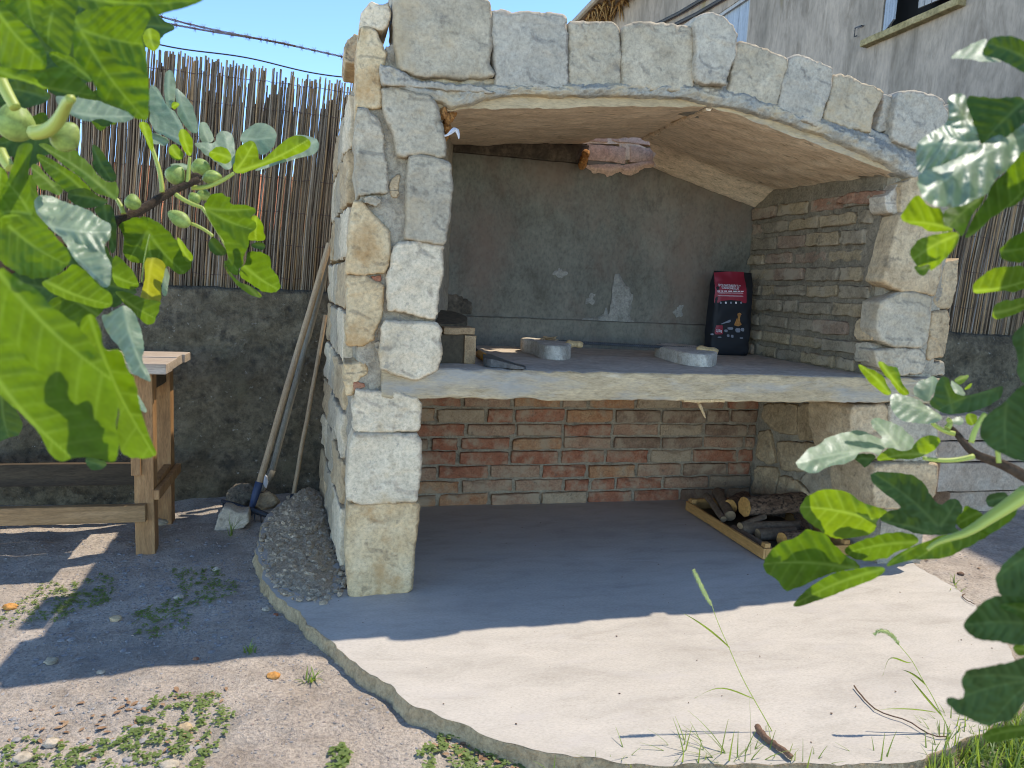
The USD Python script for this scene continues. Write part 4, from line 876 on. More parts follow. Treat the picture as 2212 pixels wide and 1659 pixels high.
obj('shaft', tube(along(ra, rb, 40), .0065, 8), 'black_iron', rod, smooth=True)
obj('rib', cat(*[tube(np.array([ra+(rb-ra)*(k-.25)/70, ra+(rb-ra)*(k+.25)/70]), .0095, 8) for k in range(1, 70)]), 'axe_steel', rod, kind='stuff', smooth=40)
tw = thing('twig_bundle', 'small bundle of dry sunlit twigs on top of the stone block', 'twigs', U(*K(23, [(880, 225)])[0], 'y', .74))
for k in range(9):
    a = U(*K(23, [(815+rng.uniform(-8, 40), 218+rng.uniform(-8, 18))])[0], 'y', .72+.01*k); b = U(*K(23, [(940+rng.uniform(-30, 10), 216+rng.uniform(-6, 26))])[0], 'y', .70+.01*k)
    obj('twig', tube(spline([a, (a+b)/2+rng.normal(0, .004, 3), b], 6), [.003, .0035, .003, .003, .003, .002], 5), 'scrap_wood', tw, smooth=True)
ax = thing('hatchet', 'small hatchet with dark handle and orange band lying on the shelf', 'hatchet', U(*K(23, [(450, 380)])[0], 'z', ZS))
q = lambda x, y, z=.014: U(*K(23, [(x, y)])[0], 'z', ZS+z)
obj('handle', tube(spline([q(328, 300), q(360, 325), q(400, 350)], 8), [.012, .016, .015, .015, .015, .014, .014, .013], 8), 'bag_black', ax, smooth=True)
obj('band', tube(spline([q(378, 335), q(398, 348), q(418, 362)], 4), .0172, 10), 'orange_plastic', ax, smooth=True)
hp = Polygon(chaikin([q(405, 350)[:2], q(450, 342)[:2], q(520, 362)[:2], q(600, 388)[:2], q(690, 402)[:2], q(724, 424)[:2], q(640, 424)[:2], q(540, 412)[:2], q(440, 408)[:2], q(405, 395)[:2]], 1)).buffer(0)
v, f = sheet(hp, .012, lambda x, y: ZS+.002+0*x, lambda x, y: ZS+.006+.026*np.clip(1-(x-q(420, 380)[0])/(q(724, 420)[0]-q(420, 380)[0]), .1, 1), .01)
obj('head', (v, f), 'axe_steel', ax, smooth=30)
wb = thing('wood_scraps', 'stack of short dark wooden board ends beside the left pier on the shelf', 'wood scraps', U(985, 785, 'z', ZS))
def pz(c, pts): return [U(*p, 'z', ZS)[:2] for p in K(c, pts)]
s0 = U(963, 782, 'z', ZS); s1 = U(1008, 786, 'z', ZS); s2 = U(1016, 782, 'z', ZS)
zh = U(985, 716, 'y', s1[1])[2]
obj('board', rbox((s0[0]-.06, s1[1]+.005, ZS), (s0[0]+.075, s1[1]+.09, zh-.012), .003, (3, 3, 4), .003, 20, 4), 'scrap_dark', wb)
obj('board', rbox((s1[0]-.012, s1[1]-.004, ZS), (s2[0]+.006, s1[1]+.15, zh-.014), .003, (2, 5, 4), .003, 20, 5), 'scrap_wood', wb)
obj('board', rbox((s0[0]-.02, s1[1]-.002, zh-.012), (s2[0]+.0, s1[1]+.14, zh+.016), .003, (5, 4, 2), .003, 20, 6), 'scrap_wood', wb)
v, f = sheet(Polygon(Point(s0[0]-.0, s1[1]+.16).buffer(.1)), .02, lambda x, y: zh+.012+.25*(y-s1[1]-.1)+0*x, lambda x, y: zh+.034+.25*(y-s1[1]-.1)+0*x, .02)
obj('wood_disc', (v, f), 'scrap_dark', wb, smooth=30)

# ------------------------------------------------------------ firewood crate under the shelf
cr = thing('wooden_crate', 'low wooden tray of firewood on the slab under the shelf', 'crate', (2.1, .5, .003))
x0c, x1c, y0c, y1c, hc = 1.885, 2.37, .15, .92, .055
obj('side_board', rbox((x0c, y0c, .004), (x0c+.012, y1c, hc), .002, (1, 10, 2), .0015, 10, 1), 'crate_wood', cr)
obj('side_board', rbox((x1c-.012, y0c, .004), (x1c, y1c, hc), .002, (1, 10, 2), .0015, 10, 2), 'crate_wood', cr)
obj('end_board', rbox((x0c+.012, y0c, .004), (x1c-.012, y0c+.012, hc), .002, (8, 1, 2), .0015, 10, 3), 'crate_wood', cr)
obj('end_board', rbox((x0c+.012, y1c-.012, .004), (x1c-.012, y1c, hc+.012), .002, (8, 1, 2), .0015, 10, 4), 'crate_wood', cr)
obj('base', rbox((x0c+.012, y0c+.012, .005), (x1c-.012, y1c-.012, .012), .002, (4, 4, 1)), 'scrap_dark', cr)
for sx, sy in ((0, 0), (1, 0), (0, 1), (1, 1)):
    xx, yy = (x0c+.013, x1c-.043)[sx], (y0c+.013, y1c-.043)[sy]
    obj('corner_post', rbox((xx, yy, .013), (xx+.03, yy+.03, hc+.02), .002, (1, 1, 1)), 'crate_wood', cr)
def log(label, a, b, r, m, sd, group=None):
    L = thing('log', label, 'log', a, 'firewood in the tray')
    a, b = np.array(a, float), np.array(b, float); n = 22; sd_ = 26
    P = along(a, b, n); v, f = tube(P, r, sd_, False); c = np.repeat(P, sd_, 0); d = v-c
    k = 1 + (fbm(v*np.array([40, 40, 40]), 3, sd)-.5)*.16 + (fbm(v*9, 2, sd)-.5)*.15
    if m == 'log_bark': k = k + .10*(np.abs(fbm(v*np.array([26, 55, 55]), 2, sd+5)-.5)*4-.4)
    v = c + d*k[:, None]; obj('bark', (v, f), m, L, smooth=50)
    for s, e in ((0, a), (n-1, b)):
        ring = v[s*sd_:(s+1)*sd_]*.985 + e*.015; nrm = (a-b if s == 0 else b-a); nrm = nrm/np.linalg.norm(nrm)
        ff = np.array([(sd_, (j+1) % sd_, j) if s == 0 else (sd_, j, (j+1) % sd_) for j in range(sd_)])
        obj('cut_end', (np.vstack([ring+nrm*.001, e+nrm*.002]), ff), 'log_end' if m != 'log_grey' else 'scrap_wood', L, smooth=False)
log('thick log with rough brown bark and a pale sawn end on the tray', (2.03, .565, .125), (2.62, .62, .135), .052, 'log_bark', 3)
log('thin log with an orange sawn end facing out at the tray corner', (1.935, .60, .05), (1.98, .87, .10), .017, 'log_grey', 4)
log('dark ringed log pointing outward next to the thin orange one', (1.985, .62, .06), (2.06, .89, .11), .030, 'log_grey', 5)
log('short split log with pale wedge end tucked left of the thick one', (2.03, .70, .085), (2.2, .84, .09), .04, 'log_bark', 6)
log('dark knotty log lying low along the edge of the tray', (1.935, .50, .035), (1.945, .20, .035), .018, 'log_grey', 7)
log('squat brown log end at the front of the tray', (2.06, .27, .05), (2.22, .30, .05), .036, 'log_bark', 8)
log('dark log lying across the bottom of the tray under the thick one', (1.95, .46, .045), (2.33, .44, .05), .034, 'log_grey', 9)
log('brown barked log at the back wall end of the tray', (2.12, .80, .06), (2.34, .66, .065), .038, 'log_bark', 10)
log('charred short log beside the knotty one', (2.0, .38, .04), (2.2, .37, .045), .030, 'log_grey', 11)
log('thin dark branch piece slanting over the middle of the tray', (1.93, .43, .07), (2.12, .52, .085), .016, 'log_grey', 12)
log('pale split stick on the right part of the tray', (2.2, .22, .06), (2.34, .55, .07), .02, 'log_bark', 13)

# ------------------------------------------------------------ stacked slabs right of the pier
for i, (lo, hi, lab) in enumerate((((3.62, .86, -.05), (4.35, 1.3, .085), 'lowest tan concrete slab of the stack right of the pier'), ((3.50, .84, .092), (4.3, 1.3, .27), 'middle tan concrete slab of the stack right of the pier'),
                                   ((3.46, .85, .276), (4.2, 1.28, .40), 'third tan concrete slab up in the stack right of the pier'), ((3.42, .86, .406), (3.95, 1.26, .56), 'topmost tan concrete slab of the stack right of the pier'))):
    o = obj('concrete_slab', rbox(lo, hi, .006, (10, 6, 3), .004, 10, 200+i, .006), 'tile_brown', smooth=40); cd(stage.GetPrimAtPath(o), label=lab, category='slab')
o = obj('rail_post', rbox((3.2, 1.3, -.05), (3.36, 1.42, .8), .01, (2, 2, 12), .006, 12, 220), 'wood_dark', smooth=40); cd(stage.GetPrimAtPath(o), label='dark weathered post between the barbecue and the slab stack', category='post')

# ------------------------------------------------------------ small things on the ground
def on_ground(c, pts, z=-.05): return Polygon([U(*p, 'z', z)[:2] for p in K(c, pts)]).buffer(0)
def scatter(P, n, r, clump=0):
    x0, y0, x1, y1 = P.bounds; out = []
    while len(out) < n:
        q = np.c_[r.uniform(x0, x1, n*3), r.uniform(y0, y1, n*3)]
        ok = contains_xy(P, q[:, 0], q[:, 1])
        if clump: ok &= noise(np.c_[q*clump*2.5, np.zeros(len(q))]) > r.uniform(-.5, .95, len(q))
        out += list(q[ok])
        if not ok.any(): break
    return np.array(out[:n])
ico = trimesh.creation.icosphere(1); icv, icf = np.array(ico.vertices), np.array(ico.faces)
oct_ = trimesh.creation.icosphere(0); ocv, ocf = np.array(oct_.vertices), np.array(oct_.faces)
def pebbles(pos, size, r, lift=.3, flat=.55, base=(icv, icf)):
    vs, fs, n = [], [], 0
    bv_, bf_ = base
    for (x, y, z), s in zip(pos, size):
        k = 1 + r.uniform(-.28, .28, len(bv_)); v = bv_*k[:, None]*s*np.array([1, r.uniform(.55, 1), flat*r.uniform(.6, 1.1)])
        a = r.uniform(0, 6.3); ca, sa = math.cos(a), math.sin(a); v = np.c_[v[:, 0]*ca-v[:, 1]*sa, v[:, 0]*sa+v[:, 1]*ca, v[:, 2]]
        vs.append(v+[x, y, z+s*lift*flat]); fs.append(bf_+n); n += len(bv_)
    return np.vstack(vs), np.vstack(fs)
rp_ = np.random.default_rng(21)
YARD = Polygon([(-1.6, 1.5), (-.05, 1.5), (-.36, 1.0), (-.36, .3), (-.05, -.32), (.2, -.83), (.55, -1.12), (.7, -1.5), (-1.6, -1.5)])
RIGHT = Polygon([(2.62, -.2), (2.72, 1.5), (4.5, 1.5), (4.5, -.6), (2.35, -1.0), (2.55, -.4)])
def gz(q): return ground_z(q[:, 0], q[:, 1])
for nm, nn, mt, lo, hi in (('gravel', 8000, 'pebble_grey', .0016, .0065), ('gravel', 9000, 'pebble_beige', .0016, .0065)):
    q = np.vstack([scatter(YARD, int(nn*.75), rp_, 3), scatter(RIGHT, int(nn*.25), rp_, 3)]); s = lo + (hi-lo)*rp_.random(len(q))**3
    obj(nm, pebbles(np.c_[q, gz(q)], s, rp_, base=(ocv, ocf)), mt, smooth=50, kind='stuff', label=f'fine {"grey" if "grey" in mt else "beige"} gravel strewn over the yard', category='gravel')
q = np.vstack([scatter(on_ground(7, [(700, 150), (1650, 200), (1700, 500), (1900, 640), (1500, 900), (600, 900), (300, 1050), (150, 1000)]), 420, rp_, 4), scatter(on_ground(7, [(0, 1250), (1200, 1200), (1500, 1659), (0, 1659)]), 90, rp_, 4)])
s = .004 + .010*rp_.random(len(q))**3
obj('stone_chips', pebbles(np.c_[q, gz(q)], s, rp_, flat=.38), 'pebble_grey', smooth=50, kind='stuff', label='grey stone chips in the shade left of the slab', category='stone chips')
# rubble heap between pier and slab edge
HEAP = Polygon(chaikin([(-.05, -.02), (-.20, .04), (-.31, .34), (-.345, .72), (-.34, 1.05), (-.24, 1.46), (-.06, 1.46), (-.03, .3)], 1))
def heap_z(x, y):
    e = np.array([HEAP.exterior.distance(Point(p)) for p in np.c_[x, y]]) if np.ndim(x) else 0
    qq = np.stack([x, y, 0*x], -1)
    h = np.clip(e/.11, 0, 1)*(.010 + .05*np.clip((y-.3)/1.0, 0, 1))
    return .001 + h + np.clip(e/.06, 0, 1)*((fbm(qq*9, 3, 4)-.42)*.035+(fbm(qq*45, 3, 6)-.5)*.020) - .004*(e < .01)
p_, t_ = triangulate(HEAP, .0085)
obj('rubble_heap', (np.c_[p_, heap_z(p_[:, 0], p_[:, 1])], t_), 'rubble', smooth=True, kind='stuff', label='heap of grey mortar rubble on the slab along the outer side of the pier', category='rubble')
q = scatter(HEAP.buffer(.05).intersection(PLAT.buffer(-.008)), 3000, rp_); s = .0025 + .017*rp_.random(len(q))**4
obj('rubble_bits', pebbles(np.c_[q, heap_z(q[:, 0], q[:, 1])], s, rp_, lift=.1, flat=.8, base=(ocv, ocf)), 'rubble', smooth=30, kind='stuff', label='loose crumbs lying on the grey rubble heap', category='rubble')
q = scatter(PLAT.buffer(-.05), 170, rp_, 5); q = q[q[:, 1] < .8]; s = .0012+.0028*rp_.random(len(q))**3
obj('grit', pebbles(np.c_[q, 0*q[:, 0]+.001], s, rp_, base=(ocv, ocf)), 'twig', kind='stuff', label='dark grit scattered over the pale slab', category='grit')

def leaflet(c, d, L, w, droop=.2, up=.5):
    d = np.array([d[0], d[1], 0]); d /= np.linalg.norm(d)+1e-9; n = np.array([-d[1], d[0], 0])
    P = [c]; 
    for t, ww in ((.3, .8), (.62, 1), (.88, .6)):
        m = c + d*L*t + np.array([0, 0, up*L*t - droop*L*t*t]); P += [m+n*w*ww*.5+[0, 0, .08*w], m-n*w*ww*.5+[0, 0, .08*w]]
    P.append(c + d*L + np.array([0, 0, up*L-droop*L]))
    return np.array(P), np.array([[0, 2, 1], [1, 2, 4], [1, 4, 3], [3, 4, 6], [3, 6, 5], [5, 6, 7]])
def weeds(P, n, r, size, clump=5):
    out = []
    for x, y in scatter(P, n, r, clump):
        z = float(ground_z(np.array([x]), np.array([y]))[0]); h = size*r.uniform(.1, .7); a0 = r.uniform(0, 6.3)
        for k in range(int(r.integers(3, 6))):
            a = a0 + k*2.1+r.normal(0, .4); L = size*r.uniform(.6, 1.3)
            out.append(leaflet(np.array([x, y, z+.004+h*r.random()]), (math.cos(a), math.sin(a)), L, L*r.uniform(.45, .75), r.uniform(.1, .5), r.uniform(.05, .5)))
    return cat(*out)
rw = np.random.default_rng(33)
for pts, n, sz, lab in (([(0, 560), (160, 530), (280, 380), (420, 440), (520, 520), (380, 640), (200, 700), (0, 720)], 110, .011, 'sunlit pale green weeds at the shadow edge before the bench'),
                        ([(480, 420), (640, 370), (760, 420), (700, 560), (520, 620), (330, 690), (300, 660), (430, 540)], 130, .011, 'dark shaded weeds just before the bench leg'),
                        ([(1100, 350), (1400, 340), (1560, 480), (1500, 560), (1250, 620), (1250, 760), (1000, 820), (880, 780), (850, 640), (1050, 600), (1160, 500)], 230, .011, 'broad patch of shaded weeds in front of the barbecue pier'),
                        ([(0, 1500), (160, 1420), (480, 1480), (800, 1400), (980, 1200), (1400, 1180), (1520, 1340), (1420, 1500), (1300, 1640), (1100, 1720), (0, 1720)], 300, .013, 'sunlit clover like weeds in the near left corner'),
                        ([(2100, 1640), (2140, 1540), (2212, 1500), (2280, 1560), (2230, 1640), (2140, 1690)], 25, .016, 'yellow green seedlings near the slab rim'),
                        ([(2700, 1560), (2880, 1430), (3080, 1470), (3400, 1560), (3500, 1680), (2750, 1700)], 110, .014, 'wilted grey green weeds under the rim of the slab')):
    obj('weeds', weeds(on_ground(7, pts), n, rw, sz), 'weed_leaf', smooth=True, kind='stuff', label=lab, category='weeds')
def tuft(c, n, r, L, spread, w=.004, lean=(0, 0), mt='grass_blade'):
    out = []
    for k in range(n):
        a = r.uniform(0, 6.3); s = spread*r.random()**.5; b = np.array([c[0]+s*math.cos(a), c[1]+s*math.sin(a), c[2]])
        l = L*r.uniform(.4, 1.1); th = r.uniform(0, 6.3); tilt = r.uniform(.05, .75); d = np.array([math.cos(th)*tilt+lean[0], math.sin(th)*tilt+lean[1], 1.]); d /= np.linalg.norm(d)
        hz = np.array([math.cos(th), math.sin(th), 0]); nn = np.array([-hz[1], hz[0], 0]); P = []
        for t in np.linspace(0, 1, 6):
            m = b + d*l*t + hz*l*.45*t*t*tilt*1.3 - np.array([0, 0, l*.35*t**2.2*tilt*1.4]); ww = w*r.uniform(.9, 1.1)*(1-t**1.6)+.0004
            P += [m+nn*ww, m-nn*ww]
        f = [(2*i, 2*i+1, 2*i+3) for i in range(5)]+[(2*i, 2*i+3, 2*i+2) for i in range(5)]
        out.append((np.array(P), np.array(f)))
    return cat(*out)
rg = np.random.default_rng(44)
bl = []
for x, y in scatter(on_ground(9, [(1560, 1640), (1650, 1500), (1850, 1420), (2212, 1330), (2300, 1500), (2300, 1750), (1500, 1750)], -.05), 95, rg):
    bl.append(tuft((x, y, -.06), 7, rg, .11, .02, .0028))
obj('grass', cat(*bl), 'grass_blade', smooth=True, kind='stuff', label='sunlit tufts of green grass at the near right rim of the slab', category='grass')
bl = []
for px, py, n, L in ((1475, 1652, 8, .15), (1482, 1640, 8, .18), (1500, 1655, 8, .16), (1530, 1662, 7, .14), (1560, 1662, 9, .16), (1590, 1668, 9, .19), (1610, 1655, 6, .22), (1665, 1650, 10, .14), (1700, 1658, 8, .12), (1745, 1668, 8, .14), (1330, 1655, 5, .10), (1360, 1662, 5, .12), (1290, 1665, 4, .1), (1880, 1660, 5, .15), (1210, 1668, 4, .08)):
    c = U(px, py+14, 'z', -.05); bl.append(tuft((c[0], c[1], -.055), n, rg, L, .025, .0022))
obj('grass', cat(*bl), 'grass_blade', smooth=True, kind='stuff', label='thin loose blades of grass along the near rim of the slab', category='grass')
c = U(2045, 1085, 'z', -.04); g = obj('grass_tuft', tuft((c[0], c[1], -.05), 22, rg, .22, .03, .004), 'grass_blade', smooth=True); cd(stage.GetPrimAtPath(g), label='pale dry tuft of grass growing between the pier and the slab stack', category='grass tuft')
c = U(497, 1155, 'z', -.045); g = obj('grass_tuft', tuft((c[0], c[1], -.05), 9, rg, .12, .01, .003), 'grass_blade', smooth=True); cd(stage.GetPrimAtPath(g), label='dark wispy tuft of grass before the white stone under the rake', category='grass tuft')
for i, (x, y, n) in enumerate(((538, 1408, 16), (668, 1466, 14), (2055, 1290, 10), (1930+130, 1262, 6))):
    c = U(x, y, 'z', -.045); g = obj('grass_tuft', tuft((c[0], c[1], float(ground_z(np.array([c[0]]), np.array([c[1]]))[0])-.004), n, rg, (.05, .055, .08, .06)[i], .02, .003), 'grass_blade', smooth=True)
    cd(stage.GetPrimAtPath(g), label=('small grey green grass tuft inside the shadow left of the slab', 'small sunlit grass tuft between fallen fruit and slab rim', 'green sprout by the right rim of the slab', 'tiny sprout at the right rim near the shadow')[i], category='grass tuft')

def V(x, y, d): return EYE + (_f + _r*(x-PCX)/FPX - _u*(y-PCY)/FPX)*d
def depth_of(p): return float((np.array(p)-EYE) @ _f)
def foxtail(label, c, base, stem, head, blades, hr=.0045):
    b = U(*K(c, [base])[0], 'z', -.03); d = depth_of(b); T = thing('foxtail_grass', label, 'grass stalk', b)
    pv_ = [b] + [V(*p, d) for p in K(c, stem)]
    obj('stem', tube(spline(pv_, 26), np.linspace(.0016, .0009, 26), 5), 'petiole', T, smooth=True)
    hp = spline([V(*p, d) for p in K(c, head)], 34)
    rr = hr*np.sin(np.linspace(.35, np.pi-.25, 34))**.5
    obj('seed_head', tube(hp, rr, 10), 'seed_head_green', T, smooth=True)
    r = np.random.default_rng(5); br = []
    for k in range(260):
        i = int(r.integers(1, 33)); a = r.uniform(0, 6.3); n = np.cross(hp[i]-hp[i-1], [0, 1, 0]); n /= np.linalg.norm(n)+1e-9; m = np.cross(hp[i]-hp[i-1], n); m /= np.linalg.norm(m)+1e-9
        o = n*math.cos(a)+m*math.sin(a); t = (hp[i]-hp[i-1])/np.linalg.norm(hp[i]-hp[i-1])
        p0 = hp[i]+o*rr[i]*.9; br.append(tube(np.array([p0, p0+(o*.7+t*.6)*.006]), [.0009, .0002], 3, False))
    obj('bristles', cat(*br), 'seed_head_green', T, smooth=True, kind='stuff')
    for pts in blades:
        q = spline([V(*p, d-.002*i) for i, p in enumerate(K(c, pts))], 14); w = .0045*np.sin(np.linspace(.5, np.pi-.02, 14))**.8
        nn = np.cross(np.gradient(q, axis=0), [0, 1, .2]); nn /= np.linalg.norm(nn, axis=1, keepdims=True)
        v = np.vstack([q+nn*w[:, None]*.6+[0, .002, 0], q-nn*w[:, None]*.6]); f = [(i, i+1, 15+i) for i in range(13)]+[(i, 15+i, 14+i) for i in range(13)]
        obj('leaf', (v, np.array(f)), 'grass_blade', T, smooth=True)
foxtail('tall thin foxtail grass with upright pale seed head', 9, (615, 1490), [(540, 1350), (460, 1210), (380, 1060), (300, 880), (230, 720), (190, 605)], [(188, 605), (150, 540), (105, 450), (68, 372)], [[(305, 880), (180, 770), (80, 700), (0, 655)], [(462, 1212), (300, 1150), (220, 1145), (130, 1180), (78, 1208)]])
foxtail('bending foxtail grass with curved drooping seed head on the right', 9, (1780, 1500), [(1690, 1340), (1610, 1180), (1540, 1060), (1490, 970), (1440, 905), (1402, 862)], [(1402, 862), (1375, 820), (1335, 785), (1280, 770), (1240, 798)], [[(1490, 972), (1400, 955), (1345, 950), (1320, 990), (1298, 1060)], [(1575, 1120), (1520, 1070), (1460, 1035), (1415, 1022)], [(1640, 1300), (1500, 1280), (1400, 1276), (1240, 1285)], [(1680, 1320), (1560, 1180), (1480, 1080)]], .0035)
def tw_(name, lab, cat_, c, pts, rad, mt, z=.006):
    P = spline([U(*p, 'z', z) for p in K(c, pts)], 14); P += rng.normal(0, .0012, P.shape)
    o = obj(name, tube(P, rad*np.linspace(1, .8, 14)*(1+.15*rng.random(14)), 8), mt, smooth=True); cd(stage.GetPrimAtPath(o), label=lab, category=cat_)
tw_('stick', 'short thick brown stick lying on the sunlit slab', 'stick', 9, [(482, 1398), (560, 1480), (640, 1540), (705, 1588)], .0085, 'twig', .010)
tw_('twig', 'dry grey crooked twig on the slab by the bending foxtail', 'twig', 9, [(1108, 1130), (1150, 1180), (1200, 1235), (1260, 1285), (1440, 1350), (1560, 1420), (1720, 1450)], .0022, 'twig')
tw_('twig', 'thin dark twig that curls at the right rim of the slab', 'twig', 21, [(318, 355), (312, 380), (350, 410), (392, 432)], .0022, 'twig')
for c, x, y, s, m, lab in ((7, 1772, 1078, .020, 'dry_fruit', 'shrivelled orange fruit lying on the sunlit dirt by the slab'), (7, 65, 590, .024, 'dry_fruit', 'dried orange fruit among the weeds before the bench'), (7, 1270, 955, .009, 'brick_red', 'small red brick chip in the shade'),
                          (7, 1785, 675, .011, 'brick_red', 'red brick chip close to the slab rim'), (7, 1160, 545, .018, 'white_stone', 'whitish stone chip among the shaded weeds'), (7, 1405, 355, .017, 'white_stone', 'pale stone chip near the rubble heap'), (7, 1725, 640, .016, 'white_stone', 'pale grey chip beside the slab rim'),
                          (7, 655, 1025, .012, 'white_stone', 'pale chip in the middle of the shadow'), (7, 330, 940, .02, 'limestone_grey', 'flat grey stone at the left of the shadow'), (7, 750, 680, .02, 'limestone_brown', 'flat brownish stone in the shaded weeds'), (7, 150, 1560, .024, 'white_stone', 'large whitish stone half hidden in the near weeds'),
                          (7, 330, 1470, .02, 'white_stone', 'white stone next to the near left weeds'), (7, 1100, 1640, .022, 'white_stone', 'white stone at the bottom edge of the dirt'), (7, 1200, 1400, .02, 'limestone_brown', 'tan pebble on the sunlit dirt'), (9, 1800, 420, .016, 'twig', 'dark pebble at the right rim of the slab')):
    g0 = U(*K(c, [(x, y)])[0], 'z', -.05); z0 = float(ground_z(g0[:1], g0[1:2])[0])
    v, f = blob((0, 0, 0), (s, s*.8, s*.55), .45, 8, int(x) % 97, 2)
    o = obj('fallen_fruit' if 'fruit' in lab else 'loose_stone', (v+[g0[0], g0[1], z0+s*.3], f), m, smooth=50); cd(stage.GetPrimAtPath(o), label=lab, category='fruit' if 'fruit' in lab else 'stone')
dl = []
for x, y in np.vstack([scatter(on_ground(7, [(100, 1250), (700, 1200), (1500, 1150), (1500, 1500), (700, 1600), (0, 1500)]), 60, rg), scatter(RIGHT, 50, rg), scatter(on_ground(7, [(2700, 1560), (2880, 1430), (3400, 1560), (3500, 1680)]), 50, rg)]):
    a = rg.uniform(0, 6.3); L = rg.uniform(.012, .03); dl.append(leaflet(np.array([x, y, float(ground_z(np.array([x]), np.array([y]))[0])+.002]), (math.cos(a), math.sin(a)), L, L*.5, .1, .25))
obj('leaf_litter', cat(*dl), 'dry_leaf', smooth=True, kind='stuff', label='dry brown leaf litter strewn on the dirt', category='leaf litter')

# ------------------------------------------------------------ fig trees in the foreground
NORM = {'g': (-.27, -.55, .79), 'p': (.24, .60, .76), 'd': (.12, -.08, .98), 'm': (-.12, -.28, .95), 's': (.1, .35, .93)}
rl_ = np.random.default_rng(90)
def primvar(path, name, vals):
    UsdGeom.PrimvarsAPI(stage.GetPrimAtPath(path)).CreatePrimvar(name, Sdf.ValueTypeNames.FloatArray, 'vertex').Set(Vt.FloatArray.FromNumpy(np.asarray(vals, np.float32)))
def fig_leaf(tree, c, pts, d, kind, ribs=None, mt='fig_leaf', smooth_k=2, bumps=1., label=None, cup=0.):
    if kind == 'd' and mt == 'fig_leaf': mt = 'fig_leaf_shade_tone'
    p = chaikin(np.array(K(c, pts)), smooth_k)
    p = resample(p, max(30, int(Polygon(p).length/4)))
    wob = (noise(np.c_[p*.22, np.full(len(p), len(USED))])-.5)*3.0 + (noise(np.c_[p*.07, np.full(len(p), 3.)])-.5)*4.0
    cc = p.mean(0); dd = p-cc; p = p + dd/np.linalg.norm(dd, axis=1, keepdims=True)*wob[:, None]
    P = Polygon(p).buffer(0)
    if P.geom_type != 'Polygon': P = max(P.geoms, key=lambda g: g.area)
    sp = max(3.2, math.sqrt(P.area)/60)
    q, t = triangulate(P, sp)
    if ribs is None:                                                # the long axis of the outline
        X = p-p.mean(0); w, e = np.linalg.eigh(X.T @ X); a = e[:, 1]; k = X @ a
        ribs_ = [(p.mean(0)+a*k.min()*.95, p.mean(0)+a*k.max()*.9)]
    else: ribs_ = [tuple(np.array(K(c, r))) for r in ribs]
    best = np.full(len(q), 1e9); uu = np.zeros(len(q)); vv = np.zeros(len(q)); LL = np.ones(len(q))
    for a, b in ribs_:
        ax_ = b-a; L = np.linalg.norm(ax_); ax_ = ax_/L; n = np.array([-ax_[1], ax_[0]])
        curve = .04*L*np.sin(np.clip((q-a) @ ax_/L, 0, 1)*np.pi)
        u = (q-a) @ ax_; v = (q-a) @ n - curve; dist = np.hypot(v, np.maximum(0, np.maximum(-u, u-L)))
        m = dist < best; best[m] = dist[m]; uu[m] = u[m]; vv[m] = v[m]; LL[m] = L
    spc = np.clip(LL/6.5, 22, 62); ph = ((uu - .55*np.abs(vv) - .0016*vv**2 + 5*(fbm(np.c_[q*.02, np.full(len(q), 4.)], 2, 2)-.5) + np.where(vv > 0, .4*spc, 0))/spc) % 1; dl_ = np.abs(ph-.5)*spc*.85
    ww = max(1.7, sp*.75)
    vein = np.maximum(np.exp(-(best/(ww*1.5*np.clip(1.25-uu/LL, .35, 1.2)))**2), (.48)*np.exp(-(dl_/ww)**2)*(.5+.8*noise(np.c_[q*.03, np.full(len(q), 2.)]))*np.clip(1-np.abs(vv)/(LL*.55), .25, 1))
    px = d/FPX
    disp = bumps*(.16*np.abs(vv)*px + (.0006 if bumps < 1.5 else .0007)*np.cos(2*np.pi*ph)*np.clip(np.abs(vv)/20, 0, 1)*(spc/30) + .010*(fbm(np.c_[q*.012, np.full(len(q), d*7)], 3, 5)-.5) + (.0016 if bumps > 1.5 else .0028)*(fbm(np.c_[q*.06, np.full(len(q), d*9)], 2, 6)-.5))
    e = np.array([P.exterior.distance(Point(z)) for z in q]); disp = disp + bumps*.006*np.exp(-e/14)*(fbm(np.c_[q*.02, np.full(len(q), 5.)], 2, 9)-.35)*2
    n = np.array(NORM[kind]) + rl_.normal(0, .06, 3); n /= np.linalg.norm(n)
    X = (q[:, 0]-PCX)/FPX; Y = -(q[:, 1]-PCY)/FPX; c0 = P.representative_point(); cx, cy = (P.centroid.x-PCX)/FPX, -(P.centroid.y-PCY)/FPX
    tt = (n @ np.array([cx, cy, -1]))/(n[0]*X+n[1]*Y-n[2])
    tt = d*np.exp(.30*np.tanh(np.log(np.clip(tt, .3, 3))/.30))
    if kind == 'd' or kind == 'm': disp = -disp
    tt = tt + disp
    v = EYE + (_f + X[:, None]*_r + Y[:, None]*_u)*tt[:, None]
    f = t
    a = np.cross(v[f[:, 1]]-v[f[:, 0]], v[f[:, 2]]-v[f[:, 0]]).sum(0)
    if a @ (EYE-v.mean(0)) < 0: f = f[:, ::-1]
    o = free(tree, 'leaf'); base = BASE[tree]
    m = usdkit.mesh(stage, o, (v-base, f), MAT[mt], smooth=True); primvar(o, 'vein', vein)
    if label: cd(m.GetPrim(), label=label)
    return o
